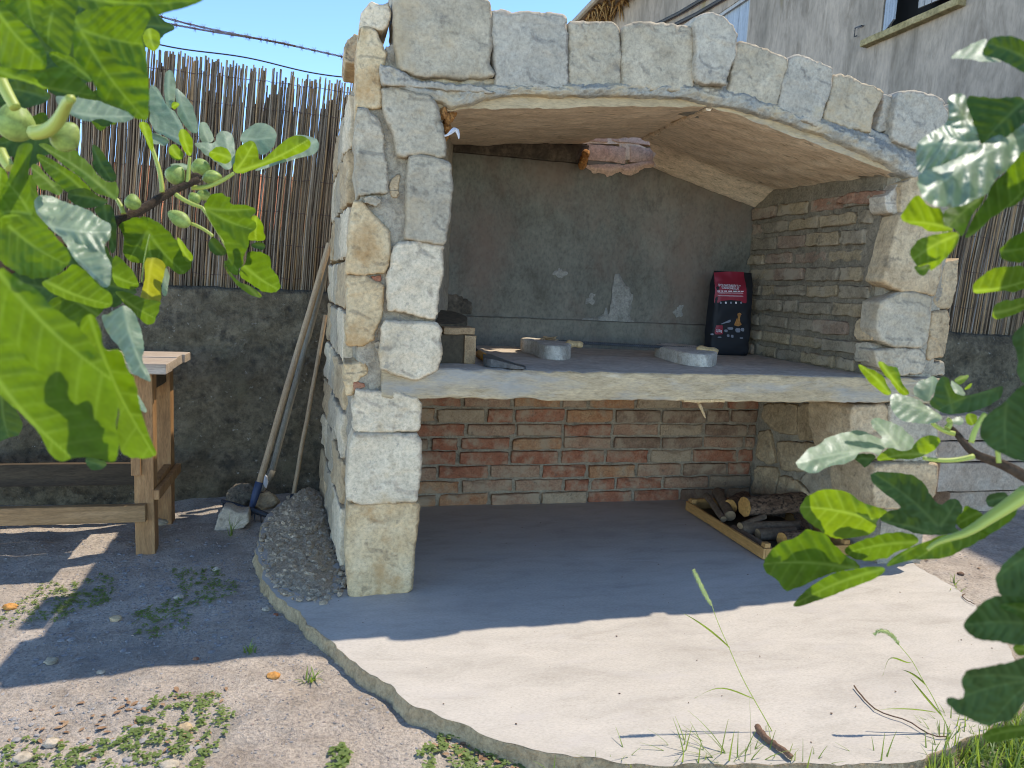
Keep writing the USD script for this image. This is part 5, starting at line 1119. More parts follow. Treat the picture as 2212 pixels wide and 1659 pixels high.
def fig_fruit(tree, c, x, y, rx, ry, d, rot=0., neck=None):
    s = CR[c][2]; (px_, py_), = K(c, [(x, y)]); n, mth = 22, 24
    v = []; th = np.linspace(0, np.pi, n); sc = d/FPX/s
    for a in th:
        for b in np.arange(mth)/mth*2*np.pi:
            k = 1 + .03*np.cos(b*9); r0 = math.sin(a)*(1-.22*(math.cos(a) > 0)*math.cos(a)**1)
            v.append((rx*r0*math.cos(b)*k, ry*math.cos(a)*(1.12 if math.cos(a) > 0 else .95), rx*r0*math.sin(b)*k))
    v = np.array(v)*sc; ca, sa = math.cos(rot), math.sin(rot); v = np.c_[v[:, 0]*ca-v[:, 1]*sa, v[:, 0]*sa+v[:, 1]*ca, v[:, 2]]
    w = V(px_, py_, d) + v[:, :1]*_r + v[:, 1:2]*_u - v[:, 2:]*_f
    f = [(i*mth+j, i*mth+(j+1) % mth, (i+1)*mth+(j+1) % mth) for i in range(n-1) for j in range(mth)]+[(i*mth+j, (i+1)*mth+(j+1) % mth, (i+1)*mth+j) for i in range(n-1) for j in range(mth)]
    m = trimesh.Trimesh(w, np.array(f)); m.fix_normals()
    return obj('fig', (np.array(m.vertices), np.array(m.faces)), 'fig_skin', tree, smooth=True)
def stalk(tree, c, pts, d, r0, r1, mt='petiole', name='petiole'):
    q = spline([V(*p, dd) for p, dd in zip(K(c, pts), np.broadcast_to(d, len(pts)))], 18)
    return obj(name, tube(q, np.linspace(r0, r1, 18), 9), mt, tree, smooth=True)

T1 = thing('fig_tree', 'fig tree with green figs and large leaves hanging in from the left', 'fig tree', (-1.35, -1.75, -.06))
F = lambda *a, **k: fig_leaf(T1, *a, **k)
# leaves near the lens, upper left
F(16, [(800, 180), (900, 120), (1180, 60), (1560, 60), (1640, 190), (1600, 230), (1560, 330), (1530, 460), (1590, 560), (1600, 800), (1610, 1050), (1620, 1290), (1500, 1310), (1330, 1170), (1080, 1080), (1020, 900), (900, 740), (790, 620), (790, 420)], .68, 'm', [((800, 190), (1540, 1260)), ((820, 300), (1560, 480))])
F(16, [(-60, 40), (60, 80), (200, 210), (370, 340), (480, 520), (520, 680), (480, 760), (200, 760), (-60, 700)], .64, 'g', [((-40, 100), (500, 700))])
F(16, [(-60, 690), (200, 770), (480, 740), (720, 720), (900, 880), (1000, 980), (1050, 1050), (900, 1040), (600, 1000), (200, 850), (-60, 840)], .66, 'g', [((-60, 750), (1020, 1030))])
F(16, [(-60, -60), (800, -60), (860, 60), (800, 180), (780, 420), (770, 600), (640, 580), (500, 480), (380, 340), (200, 190), (60, 80), (-60, 30)], .76, 'm', [((300, -40), (380, 320)), ((560, 150), (520, 470))])
F(16, [(700, -60), (2260, -60), (2160, 30), (1980, 90), (1800, 130), (1640, 200), (1480, 150), (1180, 190), (900, 100)], .72, 'm', [((800, -40), (2100, 10))])
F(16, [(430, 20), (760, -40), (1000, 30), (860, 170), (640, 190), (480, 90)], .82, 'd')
F(16, [(570, 1030), (730, 1040), (900, 1070), (1080, 1090), (1330, 1190), (1470, 1245), (1400, 1310), (1250, 1330), (1060, 1270), (970, 1320), (800, 1260), (660, 1180)], .92, 'p', [((740, 1210), (1460, 1250))], 'fig_leaf_sun_tone')
F(16, [(1540, 350), (1620, 300), (1700, 340), (1735, 410), (1700, 550), (1610, 550), (1550, 440)], 1.0, 'g', None, 'fig_leaf_young')
F(16, [(490, 560), (700, 560), (870, 700), (1000, 830), (990, 900), (900, 860), (620, 720)], .95, 'm')
F(16, [(60, 870), (300, 880), (560, 1010), (520, 1100), (330, 1150), (250, 1180), (120, 1050)], .9, 'd')
F(16, [(1470, 1310), (1610, 1320), (1640, 1440), (1660, 1620), (1640, 1659), (1580, 1520)], 1.2, 'g', None, 'fig_leaf_young')
# left edge and below
F(17, [(200, 0), (370, 0), (330, 130), (310, 300), (330, 500), (370, 740), (330, 780), (150, 760), (0, 780), (-40, 600), (80, 400), (130, 270), (170, 120)], .8, 'm', [((330, 770), (80, 420)), ((330, 760), (0, 740))])
F(17, [(-60, 800), (150, 760), (370, 780), (480, 900), (560, 960), (680, 1080), (780, 1230), (720, 1330), (640, 1420), (450, 1470), (260, 1440), (-60, 1250)], .72, 'm', [((-40, 780), (330, 740)), ((100, 900), (700, 1300))])
F(17, [(-60, 200), (60, 300), (110, 420), (40, 620), (-60, 700)], .95, 'g')
F(17, [(780, 1290), (880, 1340), (1000, 1460), (1110, 1570), (1190, 1600), (1210, 1659), (1230, 1760), (1100, 1790), (900, 1740), (620, 1659), (400, 1500), (620, 1430), (740, 1340)], .80, 'g', [((460, 1470), (1180, 1740))])
F(4, [(-60, 10), (140, 170), (230, 200), (330, 330), (480, 420), (600, 580), (680, 680), (740, 850), (775, 1000), (745, 1090), (772, 1180), (770, 1290), (735, 1352), (640, 1310), (500, 1300), (380, 1342), (310, 1270), (260, 1150), (150, 1040), (0, 900), (-80, 840)], .60, 'g', [((-60, 740), (470, 1310)), ((-60, 40), (720, 800))], label='huge backlit yellow green leaf lobe')
F(4, [(590, 350), (660, 480), (660, 610), (790, 600), (822, 720), (885, 830), (895, 930), (935, 1080), (985, 1210), (1028, 1302), (910, 1312), (780, 1295), (770, 1180), (755, 1090), (785, 1000), (700, 880), (650, 640), (560, 560), (500, 440)], .66, 'g', [((580, 380), (1000, 1290))])
F(4, [(700, 380), (790, 310), (870, 350), (920, 480), (932, 560), (920, 690), (950, 720), (988, 822), (930, 800), (850, 762), (815, 690), (790, 600), (690, 500), (650, 380)], .9, 's', [((800, 330), (960, 800))], 'fig_leaf_sun_tone')
F(4, [(885, 880), (920, 940), (962, 1015), (920, 1012), (890, 970)], .9, 'p', None, 'fig_leaf_sun_tone')
F(4, [(-40, 870), (40, 920), (100, 970), (150, 1090), (125, 1165), (70, 1170), (20, 1195), (-40, 1200)], .95, 'd')
F(4, [(540, 1300), (700, 1330), (690, 1370), (600, 1392), (560, 1360)], .9, 'd')
F(17, [(360, 580), (520, 550), (700, 640), (930, 700), (1100, 820), (1212, 890), (1190, 1020), (1130, 1090), (1130, 1190), (1212, 1300), (1190, 1540), (1120, 1572), (1000, 1450), (880, 1330), (780, 1230), (700, 1060), (560, 930), (450, 820), (380, 740)], .86, 'p', [((480, 880), (1190, 960)), ((520, 860), (1170, 1540)), ((370, 620), (500, 880))], 'fig_leaf_sun_tone', bumps=2.2, label='crumpled silvery leaf with the sun on its upper side')
F(17, [(390, 0), (520, 0), (640, 90), (830, 60), (860, 130), (980, 230), (1060, 360), (1180, 430), (1270, 400), (1282, 560), (1250, 622), (1150, 562), (1060, 560), (990, 500), (940, 430), (820, 320), (700, 250), (560, 120)], 1.05, 's', [((1265, 620), (400, 5))], 'fig_leaf_young')
F(17, [(370, 100), (480, 130), (640, 220), (700, 262), (820, 330), (930, 440), (1000, 510), (960, 560), (740, 560), (600, 420), (460, 270)], 1.12, 'm')
F(17, [(330, 210), (420, 230), (480, 330), (560, 400), (690, 470), (655, 572), (520, 512), (420, 492), (350, 380)], .98, 'p', None, 'fig_leaf_young')
F(17, [(720, 490), (950, 480), (1060, 560), (1200, 640), (1000, 700), (880, 700), (740, 620)], 1.1, 'd')
F(17, [(980, 0), (1060, 20), (1140, 150), (1230, 290), (1275, 390), (1180, 425), (1060, 340), (1000, 230), (1000, 120)], 1.16, 'd')
F(17, [(1000, 690), (1200, 640), (1230, 760), (1260, 880), (1260, 1180), (1180, 1200), (1180, 960), (1210, 880), (1060, 800)], 1.2, 'd')
# drooping leaves under the branch
F(17, [(1260, 880), (1450, 790), (1620, 800), (1780, 900), (1880, 1020), (1990, 1130), (2070, 1250), (2080, 1330), (1990, 1422), (1890, 1400), (1800, 1300), (1760, 1420), (1600, 1300), (1400, 1290), (1330, 1200), (1340, 980)], 1.22, 'm', [((1600, 960), (1650, 1300)), ((1600, 960), (1980, 1390)), ((1590, 960), (1400, 1260))])
F(17, [(1560, 1240), (1660, 1230), (1800, 1290), (1770, 1400), (1742, 1560), (1745, 1700), (1700, 1780), (1500, 1780), (1520, 1640), (1560, 1450)], 1.18, 'g', [((1650, 1230), (1600, 1760))], 'fig_leaf_yellow', label='yellowing mottled leaf')
F(17, [(1740, 1400), (1800, 1330), (1835, 1420), (1820, 1560), (1790, 1650), (1745, 1640)], 1.24, 's', None, 'fig_leaf_sun_tone')
F(17, [(1210, 1200), (1300, 1220), (1420, 1350), (1500, 1500), (1490, 1572), (1330, 1570), (1210, 1500)], 1.14, 'g', [((1210, 1420), (1480, 1520))])
F(17, [(1900, 1010), (1960, 1040), (2030, 1150), (2090, 1200), (2080, 1300), (2010, 1290), (1950, 1160)], 1.2, 'g', None, 'fig_leaf_young')
F(4, [(720, 215), (850, 240), (930, 282), (1060, 290), (1030, 330), (1005, 450), (940, 440), (885, 392), (800, 300)], 1.15, 'g', [((730, 220), (1000, 400))])
F(18, [(910, 590), (960, 470), (1050, 420), (1120, 430), (1142, 470), (1210, 460), (1180, 550), (1450, 560), (1482, 640), (1400, 690), (1482, 750), (1470, 832), (1380, 872), (1412, 960), (1362, 1050), (1330, 1140), (1350, 1200), (1280, 1250), (1290, 1332), (1200, 1290), (1110, 1150), (1180, 1170), (1150, 1000), (1080, 870), (1010, 780), (960, 680)], 1.24, 'm', [((912, 592), (1440, 820)), ((912, 592), (1270, 1260)), ((915, 590), (1470, 590))], smooth_k=1)
F(18, [(1400, 690), (1480, 650), (1560, 800), (1586, 950), (1480, 940), (1400, 950), (1350, 880), (1440, 840), (1482, 760)], 1.27, 'g', None, 'fig_leaf_young')
F(18, [(1420, 960), (1582, 950), (1572, 1052), (1500, 1040), (1430, 1010)], 1.3, 'd')
F(18, [(1390, 1050), (1570, 1050), (1652, 1160), (1630, 1230), (1700, 1300), (1762, 1490), (1560, 1505), (1450, 1430), (1300, 1330), (1290, 1250), (1350, 1200), (1370, 1120)], 1.28, 'g', [((1330, 1200), (1745, 1480))])
F(18, [(1095, 1150), (1200, 1290), (1290, 1390), (1430, 1430), (1552, 1540), (1530, 1562), (1400, 1520), (1290, 1450), (1180, 1310)], 1.26, 'g', None, 'fig_leaf_young')
F(18, [(960, 940), (1010, 880), (1150, 1030), (1160, 1100), (1080, 1110), (1000, 1080), (950, 1000)], 1.3, 'd')
# cluster at the branch tip
F(1, [(965, 540), (1020, 560), (1060, 640), (1080, 690), (1130, 720), (1200, 840), (1245, 960), (1200, 965), (1080, 890), (980, 840), (965, 700)], 1.34, 's', [((1235, 960), (990, 560)), ((1200, 930), (985, 830))], 'fig_leaf_sun_tone')
F(1, [(1065, 480), (1100, 444), (1140, 500), (1140, 600), (1120, 702), (1080, 690), (1055, 600)], 1.40, 's', None, 'fig_leaf_sun_tone')
F(1, [(1130, 555), (1190, 600), (1250, 690), (1282, 800), (1285, 880), (1220, 850), (1150, 745), (1140, 650)], 1.38, 's', None, 'fig_leaf_sun_tone')
F(1, [(975, 860), (1040, 870), (1112, 910), (1060, 950), (985, 930)], 1.33, 'p', None, 'fig_leaf_sun_tone')
F(1, [(1110, 670), (1150, 655), (1172, 680), (1140, 710), (1115, 700)], 1.36, 'g', None, 'fig_leaf_young')
F(1, [(1290, 800), (1330, 785), (1382, 860), (1392, 920), (1320, 940), (1285, 880)], 1.42, 'p', None, 'fig_leaf_sun_tone')
F(1, [(1245, 930), (1300, 920), (1400, 930), (1400, 870), (1450, 840), (1512, 880), (1522, 960), (1522, 1050), (1490, 1110), (1420, 1070), (1330, 1000)], 1.38, 'p', [((1490, 1100), (1300, 940)), ((1490, 1100), (1450, 850))], 'fig_leaf_sun_tone')
F(1, [(1325, 1000), (1420, 943), (1492, 980), (1502, 1055), (1430, 1062)], 1.34, 'g', None, 'fig_leaf_young')
F(1, [(1545, 880), (1640, 800), (1730, 798), (1792, 850), (1792, 930), (1740, 992), (1680, 1012), (1640, 960), (1570, 935)], 1.42, 's', [((1560, 900), (1770, 890))], 'fig_leaf_sun_tone')
F(1, [(1500, 1112), (1530, 970), (1600, 908), (1662, 920), (1672, 1030), (1700, 1042), (1830, 920), (1890, 880), (1980, 878), (2020, 930), (1990, 975), (1900, 1010), (1800, 1050), (1650, 1100), (1540, 1130)], 1.36, 'g', [((1515, 1120), (1990, 910)), ((1515, 1120), (1640, 930))], 'fig_leaf_young')
F(1, [(1880, 880), (1980, 868), (2078, 918), (2062, 995), (1950, 1022), (1800, 1062), (1660, 1115), (1640, 1100), (1800, 1045), (1980, 980), (2020, 930)], 1.375, 'p', None, 'fig_leaf_sun_tone')
F(1, [(1155, 850), (1190, 822), (1240, 880), (1252, 960), (1240, 1022), (1200, 1000), (1160, 920)], 1.30, 'g', None, 'fig_leaf_young')
F(1, [(1085, 960), (1130, 918), (1202, 1000), (1172, 1052), (1110, 1025)], 1.31, 'g', None, 'fig_leaf_young')
F(1, [(1090, 1060), (1200, 1060), (1250, 1100), (1200, 1100), (1120, 1090)], 1.35, 'p', None, 'fig_leaf_sun_tone')
for a in ((1, 1135, 1135, 62, 62, 1.30, -.6), (1, 860, 1312, 50, 50, 1.22, 0), (1, 1260, 1288, 38, 40, 1.30, .6), (1, 1375, 1150, 62, 42, 1.33, .2), (1, 1165, 1420, 50, 78, 1.24, 1.0), (1, 1300, 1085, 60, 52, 1.35, .2), (1, 420, 890, 88, 98, .88, -.7), (1, 100, 800, 115, 120, .92, 0), (1, 1320, 1265, 45, 35, 1.36, 0)):
    fig_fruit(T1, *a)
stalk(T1, 1, [(1290, 1160), (1200, 1200), (1060, 1270), (900, 1370), (740, 1440), (400, 1560), (-100, 1800)], [1.31, 1.30, 1.28, 1.25, 1.22, 1.1, 1.0], .006, .013, 'fig_bark', 'branch')
stalk(T1, 1, [(1245, 1160), (1275, 1140), (1300, 1150)], 1.31, .008, .004, 'fig_bark', 'branch')
for c, pts, d, r0, r1 in ((1, [(1215, 1195), (1222, 1110), (1230, 1020)], 1.3, .004, .0025), (1, [(1245, 1215), (1340, 1210), (1450, 1165), (1515, 1122)], 1.32, .0045, .003), (1, [(1050, 1245), (1035, 1120), (985, 960), (940, 840)], 1.27, .004, .003),
                          (1, [(1140, 1260), (1220, 1310), (1310, 1345)], 1.28, .004, .003), (1, [(1310, 1345), (1360, 1420), (1480, 1640)], 1.28, .003, .001), (1, [(820, 1445), (890, 1470), (960, 1495)], 1.22, .0035, .005), (1, [(880, 1425), (1000, 1470), (1090, 1540), (1130, 1600)], 1.23, .0035, .003),
                          (1, [(800, 1385), (780, 1330), (755, 1290)], 1.22, .004, .003), (1, [(1240, 1450), (1310, 1480), (1380, 1530)], 1.25, .003, .0025), (1, [(215, 860), (310, 840), (400, 740), (460, 640)], [.86, .85, .82, .78], .0085, .005), (1, [(0, 510), (50, 610), (100, 700)], .85, .007, .006), (1, [(0, 970), (40, 1050), (70, 1090)], .85, .006, .006), (17, [(1620, 980), (1560, 1250), (1530, 1500)], 1.2, .0012, .001)):
    stalk(T1, c, pts, d, r0, r1)
# foliage deeper in the tree, that closes the view through it
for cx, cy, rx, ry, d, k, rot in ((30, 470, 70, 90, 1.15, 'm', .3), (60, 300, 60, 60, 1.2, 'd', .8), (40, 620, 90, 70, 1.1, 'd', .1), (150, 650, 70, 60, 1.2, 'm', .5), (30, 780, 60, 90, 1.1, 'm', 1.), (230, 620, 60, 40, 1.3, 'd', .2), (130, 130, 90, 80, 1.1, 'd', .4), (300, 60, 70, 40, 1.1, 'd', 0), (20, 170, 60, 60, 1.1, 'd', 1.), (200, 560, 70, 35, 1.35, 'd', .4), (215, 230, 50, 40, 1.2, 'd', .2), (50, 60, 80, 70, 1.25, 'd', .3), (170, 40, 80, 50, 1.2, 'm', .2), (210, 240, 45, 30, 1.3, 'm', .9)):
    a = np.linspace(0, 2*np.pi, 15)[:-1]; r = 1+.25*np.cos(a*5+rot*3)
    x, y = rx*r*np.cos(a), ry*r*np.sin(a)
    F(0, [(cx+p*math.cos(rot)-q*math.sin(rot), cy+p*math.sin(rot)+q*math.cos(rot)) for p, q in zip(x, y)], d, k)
def trunk(T, base, joints, rad):
    q = spline([np.array(base, float)]+[np.array(j, float) for j in joints], 30)
    obj('trunk' if rad[0] > .02 else 'branch', tube(q, np.linspace(rad[0], rad[1], 30)*(1+.06*np.sin(np.arange(30)*1.7)), 10), 'fig_bark', T, smooth=True)
e1 = V(-33, 600, 1.0)
trunk(T1, (-1.35, -1.75, -.08), [(-1.32, -1.72, .4), (-1.1, -1.70, .8), e1], (.05, .014))
trunk(T1, (-1.33, -1.73, .35), [(-1.4, -1.8, .9), (-1.2, -2.0, 1.5), V(-60, 20, .8)], (.04, .012))

T2 = thing('fig_tree', 'fig tree with leaves coloured for shade and sun leaning in from the right', 'fig tree', (1.3, -2.45, -.06))
F = lambda *a, **k: fig_leaf(T2, *a, **k)
F(19, [(1400, 450), (1560, 330), (1780, 228), (1822, 250), (1742, 420), (1900, 440), (2010, 490), (1800, 482), (1500, 442)], .66, 'p', [((1410, 450), (1990, 480))], 'fig_leaf_sun_tone')
F(19, [(1820, 255), (1900, 200), (2050, 195), (2280, 260), (2280, 640), (2050, 510), (1930, 455), (1735, 405)], .665, 'd')
F(19, [(1560, 830), (1800, 880), (2260, 850), (2260, 1140), (1950, 1330), (1750, 1400), (1690, 1250), (1630, 1050)], .70, 'd', [((2240, 900), (1760, 1380))])
F(19, [(1375, 885), (1450, 830), (1560, 800), (1606, 900), (1645, 1060), (1705, 1230), (1745, 1400), (1600, 1560), (1300, 1700), (1050, 1690), (1035, 1500), (1060, 1350), (1200, 1240), (1382, 1150), (1405, 1000)], .68, 's', [((1730, 1390), (1080, 1380)), ((1660, 1200), (1400, 880))], 'fig_leaf_sun_tone', bumps=2.)
F(12, [(1055, 20), (1400, -80), (1700, -260), (1990, -420), (2280, -520), (2280, -290), (2040, -20), (1862, 120), (1820, 255), (1700, 292), (1560, 392), (1300, 392), (1128, 332), (1055, 160)], .66, 'p', [((2260, -400), (1130, 280))], 'fig_leaf_sun_tone', bumps=2.2, label='large silvery leaf turned up to the sun')
F(12, [(1335, 400), (1560, 380), (1810, 235), (1762, 350), (1642, 480), (1545, 745), (1488, 642), (1380, 600), (1338, 580)], .70, 's')
F(12, [(2040, 0), (2280, -330), (2280, 300), (1900, 462), (1720, 652), (1555, 755), (1600, 640), (1680, 470), (1800, 320), (1882, 130)], .69, 'g', [((1560, 745), (2270, 150))])
F(12, [(868, 552), (918, 400), (1060, 238), (1130, 330), (1200, 400), (1342, 410), (1342, 580), (1492, 650), (1280, 672), (1150, 642), (1118, 602)], .74, 'g', [((1480, 640), (880, 550))], 'fig_leaf_young')
F(12, [(976, 880), (1010, 820), (1070, 740), (1240, 700), (1290, 670), (1500, 650), (1525, 760), (1420, 882), (1220, 1085), (1190, 1085), (1212, 1000), (1100, 1042), (1010, 1000)], .73, 'g', [((1520, 680), (1010, 960))], 'fig_leaf_young')
F(12, [(1005, 1030), (1222, 1000), (1180, 1092), (1130, 1152), (1065, 1100)], .75, 's')
F(12, [(1935, 872), (2000, 790), (2130, 690), (2280, 630), (2280, 985), (2050, 992), (1985, 962)], .78, 'm', [((1950, 870), (2260, 820))])
F(12, [(1645, 1332), (1660, 1240), (1720, 1150), (1880, 1050), (2000, 1028), (2280, 1030), (2280, 1240), (2130, 1322), (1980, 1292), (1800, 1322)], .82, 'g', [((1660, 1300), (2270, 1180))], 'fig_leaf_young')
F(12, [(1862, 1530), (1880, 1450), (1960, 1410), (2280, 1350), (2280, 1490), (2000, 1592), (1885, 1602)], .82, 'g', [((1880, 1540), (2270, 1420))], 'fig_leaf_young')
F(13, [(955, 250), (1000, 244), (1110, 310), (1230, 350), (1282, 450), (1312, 520), (1342, 560), (1300, 602), (1150, 492), (1030, 372)], 1.02, 'g', None, 'fig_leaf_young')
F(13, [(1176, 220), (1220, 204), (1320, 280), (1412, 280), (1422, 370), (1452, 460), (1532, 552), (1512, 588), (1420, 572), (1330, 432), (1230, 332)], 1.0, 'g', None, 'fig_leaf_young')
F(13, [(1308, 610), (1342, 556), (1420, 578), (1540, 593), (1640, 640), (1750, 720), (1882, 800), (1882, 852), (1750, 897), (1600, 892), (1420, 852), (1330, 742)], .96, 'p', [((1860, 830), (1330, 620))], 'fig_leaf_sun_tone')
F(13, [(1540, 570), (1600, 450), (1700, 390), (1832, 373), (1845, 480), (1782, 580), (1732, 672), (1640, 622)], .99, 's', [((1730, 660), (1780, 390))], 'fig_leaf_sun_tone')
F(13, [(1725, 680), (1800, 560), (1838, 400), (1900, 378), (1962, 400), (1972, 500), (2052, 590), (2230, 575), (2450, 500), (2560, 470), (2500, 640), (2260, 760), (2060, 785), (1900, 792)], .95, 'd', [((2450, 520), (1800, 760)), ((1990, 770), (1890, 420))])
F(13, [(1968, 420), (2010, 428), (2100, 520), (2152, 590), (2060, 606), (2000, 572)], .97, 'p', None, 'fig_leaf_sun_tone')
F(13, [(1988, 420), (2060, 388), (2162, 358), (2170, 382), (2090, 470), (2050, 462)], 1.0, 'p', None, 'fig_leaf_young')
F(13, [(2105, 520), (2215, 436), (2180, 512)], 1.0, 'g', None, 'fig_leaf_young')
F(13, [(1960, 860), (2060, 800), (2115, 830), (2120, 900), (2040, 920)], .99, 'p', None, 'fig_leaf_sun_tone')
F(13, [(2110, 780), (2260, 770), (2260, 900), (2150, 920)], .98, 'g', None, 'fig_leaf_young')
F(13, [(262, 1340), (380, 1228), (430, 1150), (530, 1130), (650, 1030), (830, 980), (960, 953), (1050, 970), (1150, 1040), (1252, 1065), (1110, 900), (1108, 860), (1150, 818), (1300, 850), (1420, 910), (1522, 1000), (1592, 1080), (1572, 1170), (1500, 1202), (1400, 1170), (1300, 1140), (1230, 1182), (1200, 1242), (1120, 1190), (980, 1190), (942, 1270), (880, 1312), (640, 1350), (500, 1448)], .98, 'p', [((1230, 1180), (290, 1330)), ((1400, 1150), (1130, 840)), ((1100, 1180), (620, 1340))], 'fig_leaf_sun_tone', smooth_k=1)
F(13, [(915, 1245), (1000, 1210), (1130, 1220), (1180, 1250), (1040, 1385), (1020, 1330), (960, 1300)], 1.0, 'd')
F(13, [(1148, 1305), (1230, 1190), (1342, 1138), (1420, 1192), (1560, 1170), (1572, 1110), (1680, 1018), (1800, 1018), (1884, 1060), (1832, 1142), (1740, 1212), (1600, 1272), (1350, 1272)], .95, 'g', [((1720, 1220), (1180, 1280))], 'fig_leaf_young')
F(20, [(962, 95), (1100, 88), (1300, 108), (1402, 180), (1452, 280), (1532, 372), (1600, 308), (1680, 308), (1722, 390), (1702, 450), (1640, 530), (1720, 592), (1560, 592), (1430, 602), (1250, 562), (1050, 492), (1040, 440), (1120, 402), (1212, 392), (1200, 348), (1050, 240), (978, 170)], .93, 'd', [((1510, 520), (990, 100)), ((1450, 590), (1050, 490)), ((1540, 520), (1660, 330))], smooth_k=1)
F(20, [(382, 370), (450, 290), (530, 243), (650, 223), (760, 243), (812, 280), (930, 350), (1122, 402), (1052, 450), (1020, 490), (1010, 572), (900, 612), (740, 637), (640, 612), (520, 542), (430, 462)], .92, 'g', [((1080, 510), (395, 370))], 'fig_leaf_young', label='bright backlit leaf over the firewood tray')
F(20, [(82, 835), (150, 750), (240, 650), (330, 638), (400, 600), (430, 558), (540, 558), (620, 610), (680, 680), (760, 760), (870, 832), (900, 872), (780, 882), (600, 922), (440, 1002), (350, 1042), (280, 1062), (240, 990), (130, 912)], .90, 'm', [((860, 875), (90, 835))], label='pointed leaf crossing the corner of the tray')
F(20, [(320, 1182), (430, 1050), (640, 920), (780, 880), (1060, 850), (1110, 880), (1000, 962), (850, 1012), (600, 1112), (400, 1182)], .86, 'g', [((1090, 870), (330, 1175))])
F(20, [(748, 700), (1000, 608), (1180, 568), (1300, 588), (1372, 640), (1300, 702), (1160, 742), (1100, 792), (880, 817), (765, 760)], .88, 'g', [((1360, 660), (800, 740))])
F(20, [(1060, 870), (1200, 740), (1450, 640), (1560, 598), (1740, 588), (1900, 480), (2100, 328), (2165, 298), (2155, 450), (2000, 562), (1720, 722), (1580, 792), (1400, 802), (1340, 792), (1200, 832)], .82, 'm', [((1740, 600), (1350, 790)), ((2120, 330), (1100, 850))])
F(20, [(1645, 500), (1720, 400), (1730, 358), (1850, 398), (1902, 470), (1750, 582)], .84, 'm')
F(20, [(1888, 340), (1930, 260), (2070, 248), (2112, 320), (1960, 392)], .9, 'd')
F(21, [(850, -40), (730, 30), (640, 100), (548, 212), (558, 290), (570, 342), (640, 402), (780, 420), (850, 380)], .66, 'd', [((820, 60), (560, 240))])
F(21, [(850, 380), (766, 378), (600, 368), (500, 388), (400, 470), (340, 540), (308, 600), (360, 662), (440, 707), (600, 722), (766, 742), (850, 740)], .62, 'd', [((840, 585), (320, 592))])
F(21, [(850, 800), (766, 828), (650, 870), (480, 900), (350, 918), (293, 980), (300, 1042), (320, 1090), (300, 1152), (200, 1120), (183, 1172), (260, 1252), (400, 1312), (500, 1352), (560, 1322), (660, 1312), (720, 1242), (766, 1170), (850, 1080)], .60, 'd', [((840, 1000), (220, 1160)), ((840, 1000), (310, 980)), ((840, 1000), (520, 1330))], smooth_k=1)
F(21, [(448, 1410), (520, 1358), (700, 1338), (850, 1330), (850, 1390), (680, 1452), (500, 1472), (458, 1442)], .7, 'g')
F(21, [(668, 740), (780, 738), (850, 760), (850, 820), (720, 822)], .7, 'g', None, 'fig_leaf_young')
F(6, [(1915, 1120), (1970, 1018), (2080, 958), (2180, 840), (2300, 800), (2300, 1340), (2180, 1330), (2090, 1292), (1960, 1232)], .70, 'd', [((2100, 960), (2100, 1280))])
F(6, [(2300, 380), (2212, 440), (2140, 500), (2130, 560), (2180, 640), (2160, 750), (2200, 830), (2300, 860)], .74, 'd')
F(21, [(850, 440), (700, 420), (600, 430), (580, 455), (680, 500), (780, 560), (850, 570)], .615, 'm')
stalk(T2, 6, [(1715, 1095), (1790, 1170), (1880, 1270), (2050, 1342), (2230, 1435), (2400, 1520)], [.99, .98, .97, .96, .95, .95], .0035, .009, 'fig_bark', 'branch')
for c, pts, d, r0, r1 in ((6, [(1760, 1152), (1690, 1130), (1618, 1085)], .98, .0035, .0025), (6, [(1885, 1298), (1700, 1325), (1560, 1310)], .96, .0035, .0025), (6, [(1870, 1210), (1900, 1120), (1960, 1020)], .95, .0035, .003), (6, [(2050, 1340), (2040, 1250)], .95, .003, .003), (20, [(2240, 250), (2080, 365), (1900, 485), (1720, 590), (1560, 640), (1430, 720)], .78, .0085, .002), (13, [(1930, 940), (1960, 860), (1940, 840)], .98, .004, .003)):
    stalk(T2, c, pts, d, r0, r1)
e2 = V(2274, 1060, .95)
trunk(T2, (1.3, -2.45, -.08), [(1.25, -2.4, .3), (1.0, -2.2, .62), e2], (.05, .012))
trunk(T2, (1.26, -2.41, .25), [(1.2, -2.45, .8), (.9, -2.4, 1.3), V(2330, 250, .72)], (.04, .01))
trunk(T2, (1.15, -2.33, .42), [(.85, -2.35, .6), V(2350, 1450, .62)], (.019, .008))

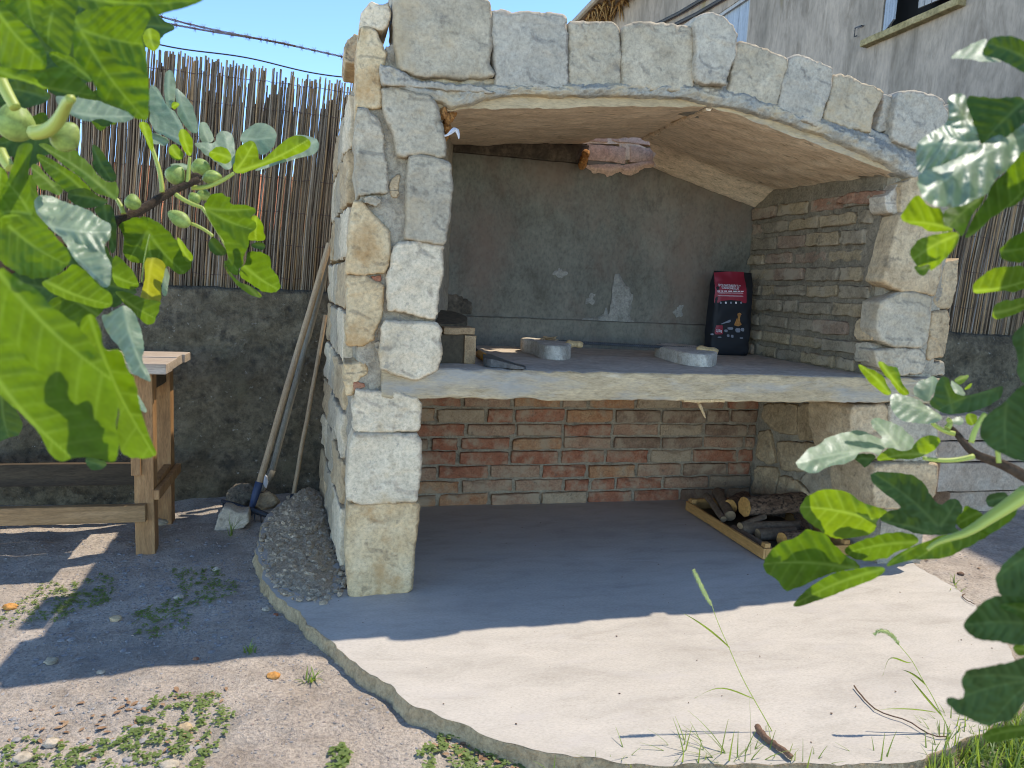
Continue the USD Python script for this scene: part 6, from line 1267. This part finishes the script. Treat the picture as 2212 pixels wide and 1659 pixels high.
# unseen leaves, added along the sun rays to shade the leaves in view
def unseen_leaf(T, c, n, size, rot, mt='fig_leaf_shade_tone', seed=0):
    r = np.random.default_rng(seed); n = np.array(n, float); n /= np.linalg.norm(n)
    a = np.cross(n, [0.3, .9, .1]); a /= np.linalg.norm(a); b = np.cross(n, a)
    th = np.linspace(-np.pi, np.pi, 90, endpoint=False)
    rad = .62 + .38*np.abs(np.cos(1.5*(th)))**.7*np.where(np.abs(th) < 2.7, 1, .8); rad = rad*(1-.25*np.exp(-((np.abs(th)-np.pi)/.25)**2))
    p = np.c_[rad*np.cos(th), rad*np.sin(th)*.9]; P = Polygon(p).buffer(0); q, t = triangulate(P, .06)
    ang = np.arctan2(q[:, 1], q[:, 0]+.7); vein = np.exp(-(q[:, 1]/.03)**2)
    h = .12*np.abs(q[:, 1]) - .15*(q[:, 0]**2) + .05*(fbm(np.c_[q*2, np.full(len(q), seed)], 3)-.5)
    ca, sa = math.cos(rot), math.sin(rot); x = (q[:, 0]*ca-q[:, 1]*sa)*size; y = (q[:, 0]*sa+q[:, 1]*ca)*size
    v = np.array(c) + x[:, None]*a + y[:, None]*b + (h*size)[:, None]*n
    o = free(T, 'leaf'); usdkit.mesh(stage, o, (v-BASE[T], t), MAT[mt], smooth=True); primvar(o, 'vein', vein)
def in_frame(c, m):
    d = np.array(c)-EYE; z = d @ _f
    if z < .05: return z > -.15 and np.linalg.norm(d) < .35
    x, y = d @ _r/z*FPX, d @ _u/z*FPX; k = m/z*FPX
    return abs(x) < 1106+k and abs(y) < 830+k
rk = np.random.default_rng(12)
def shade_crown(T, targets, n, s0, s1):
    for k in range(n):
        x, y, d = targets[k % len(targets)]
        for _ in range(14):
            size = rk.uniform(.06, .105); t = rk.uniform(s0, s1)
            c = V(x, y, d) + SUN*t + rk.normal(0, .05, 3)
            if not in_frame(c, size*1.25):
                unseen_leaf(T, c, SUN+rk.normal(0, .35, 3), size, rk.uniform(0, 6.3), 'fig_leaf', int(rk.integers(1e6))); break
shade_crown(T2, [(2000, 1320, .62), (2090, 1400, .62), (2150, 1330, .63), (2080, 1500, .6), (2160, 1560, .6), (2190, 1450, .62), (2150, 1230, .66), (2120, 1040, .7), (2180, 950, .72), (1990, 1180, .82)], 34, .2, .75)
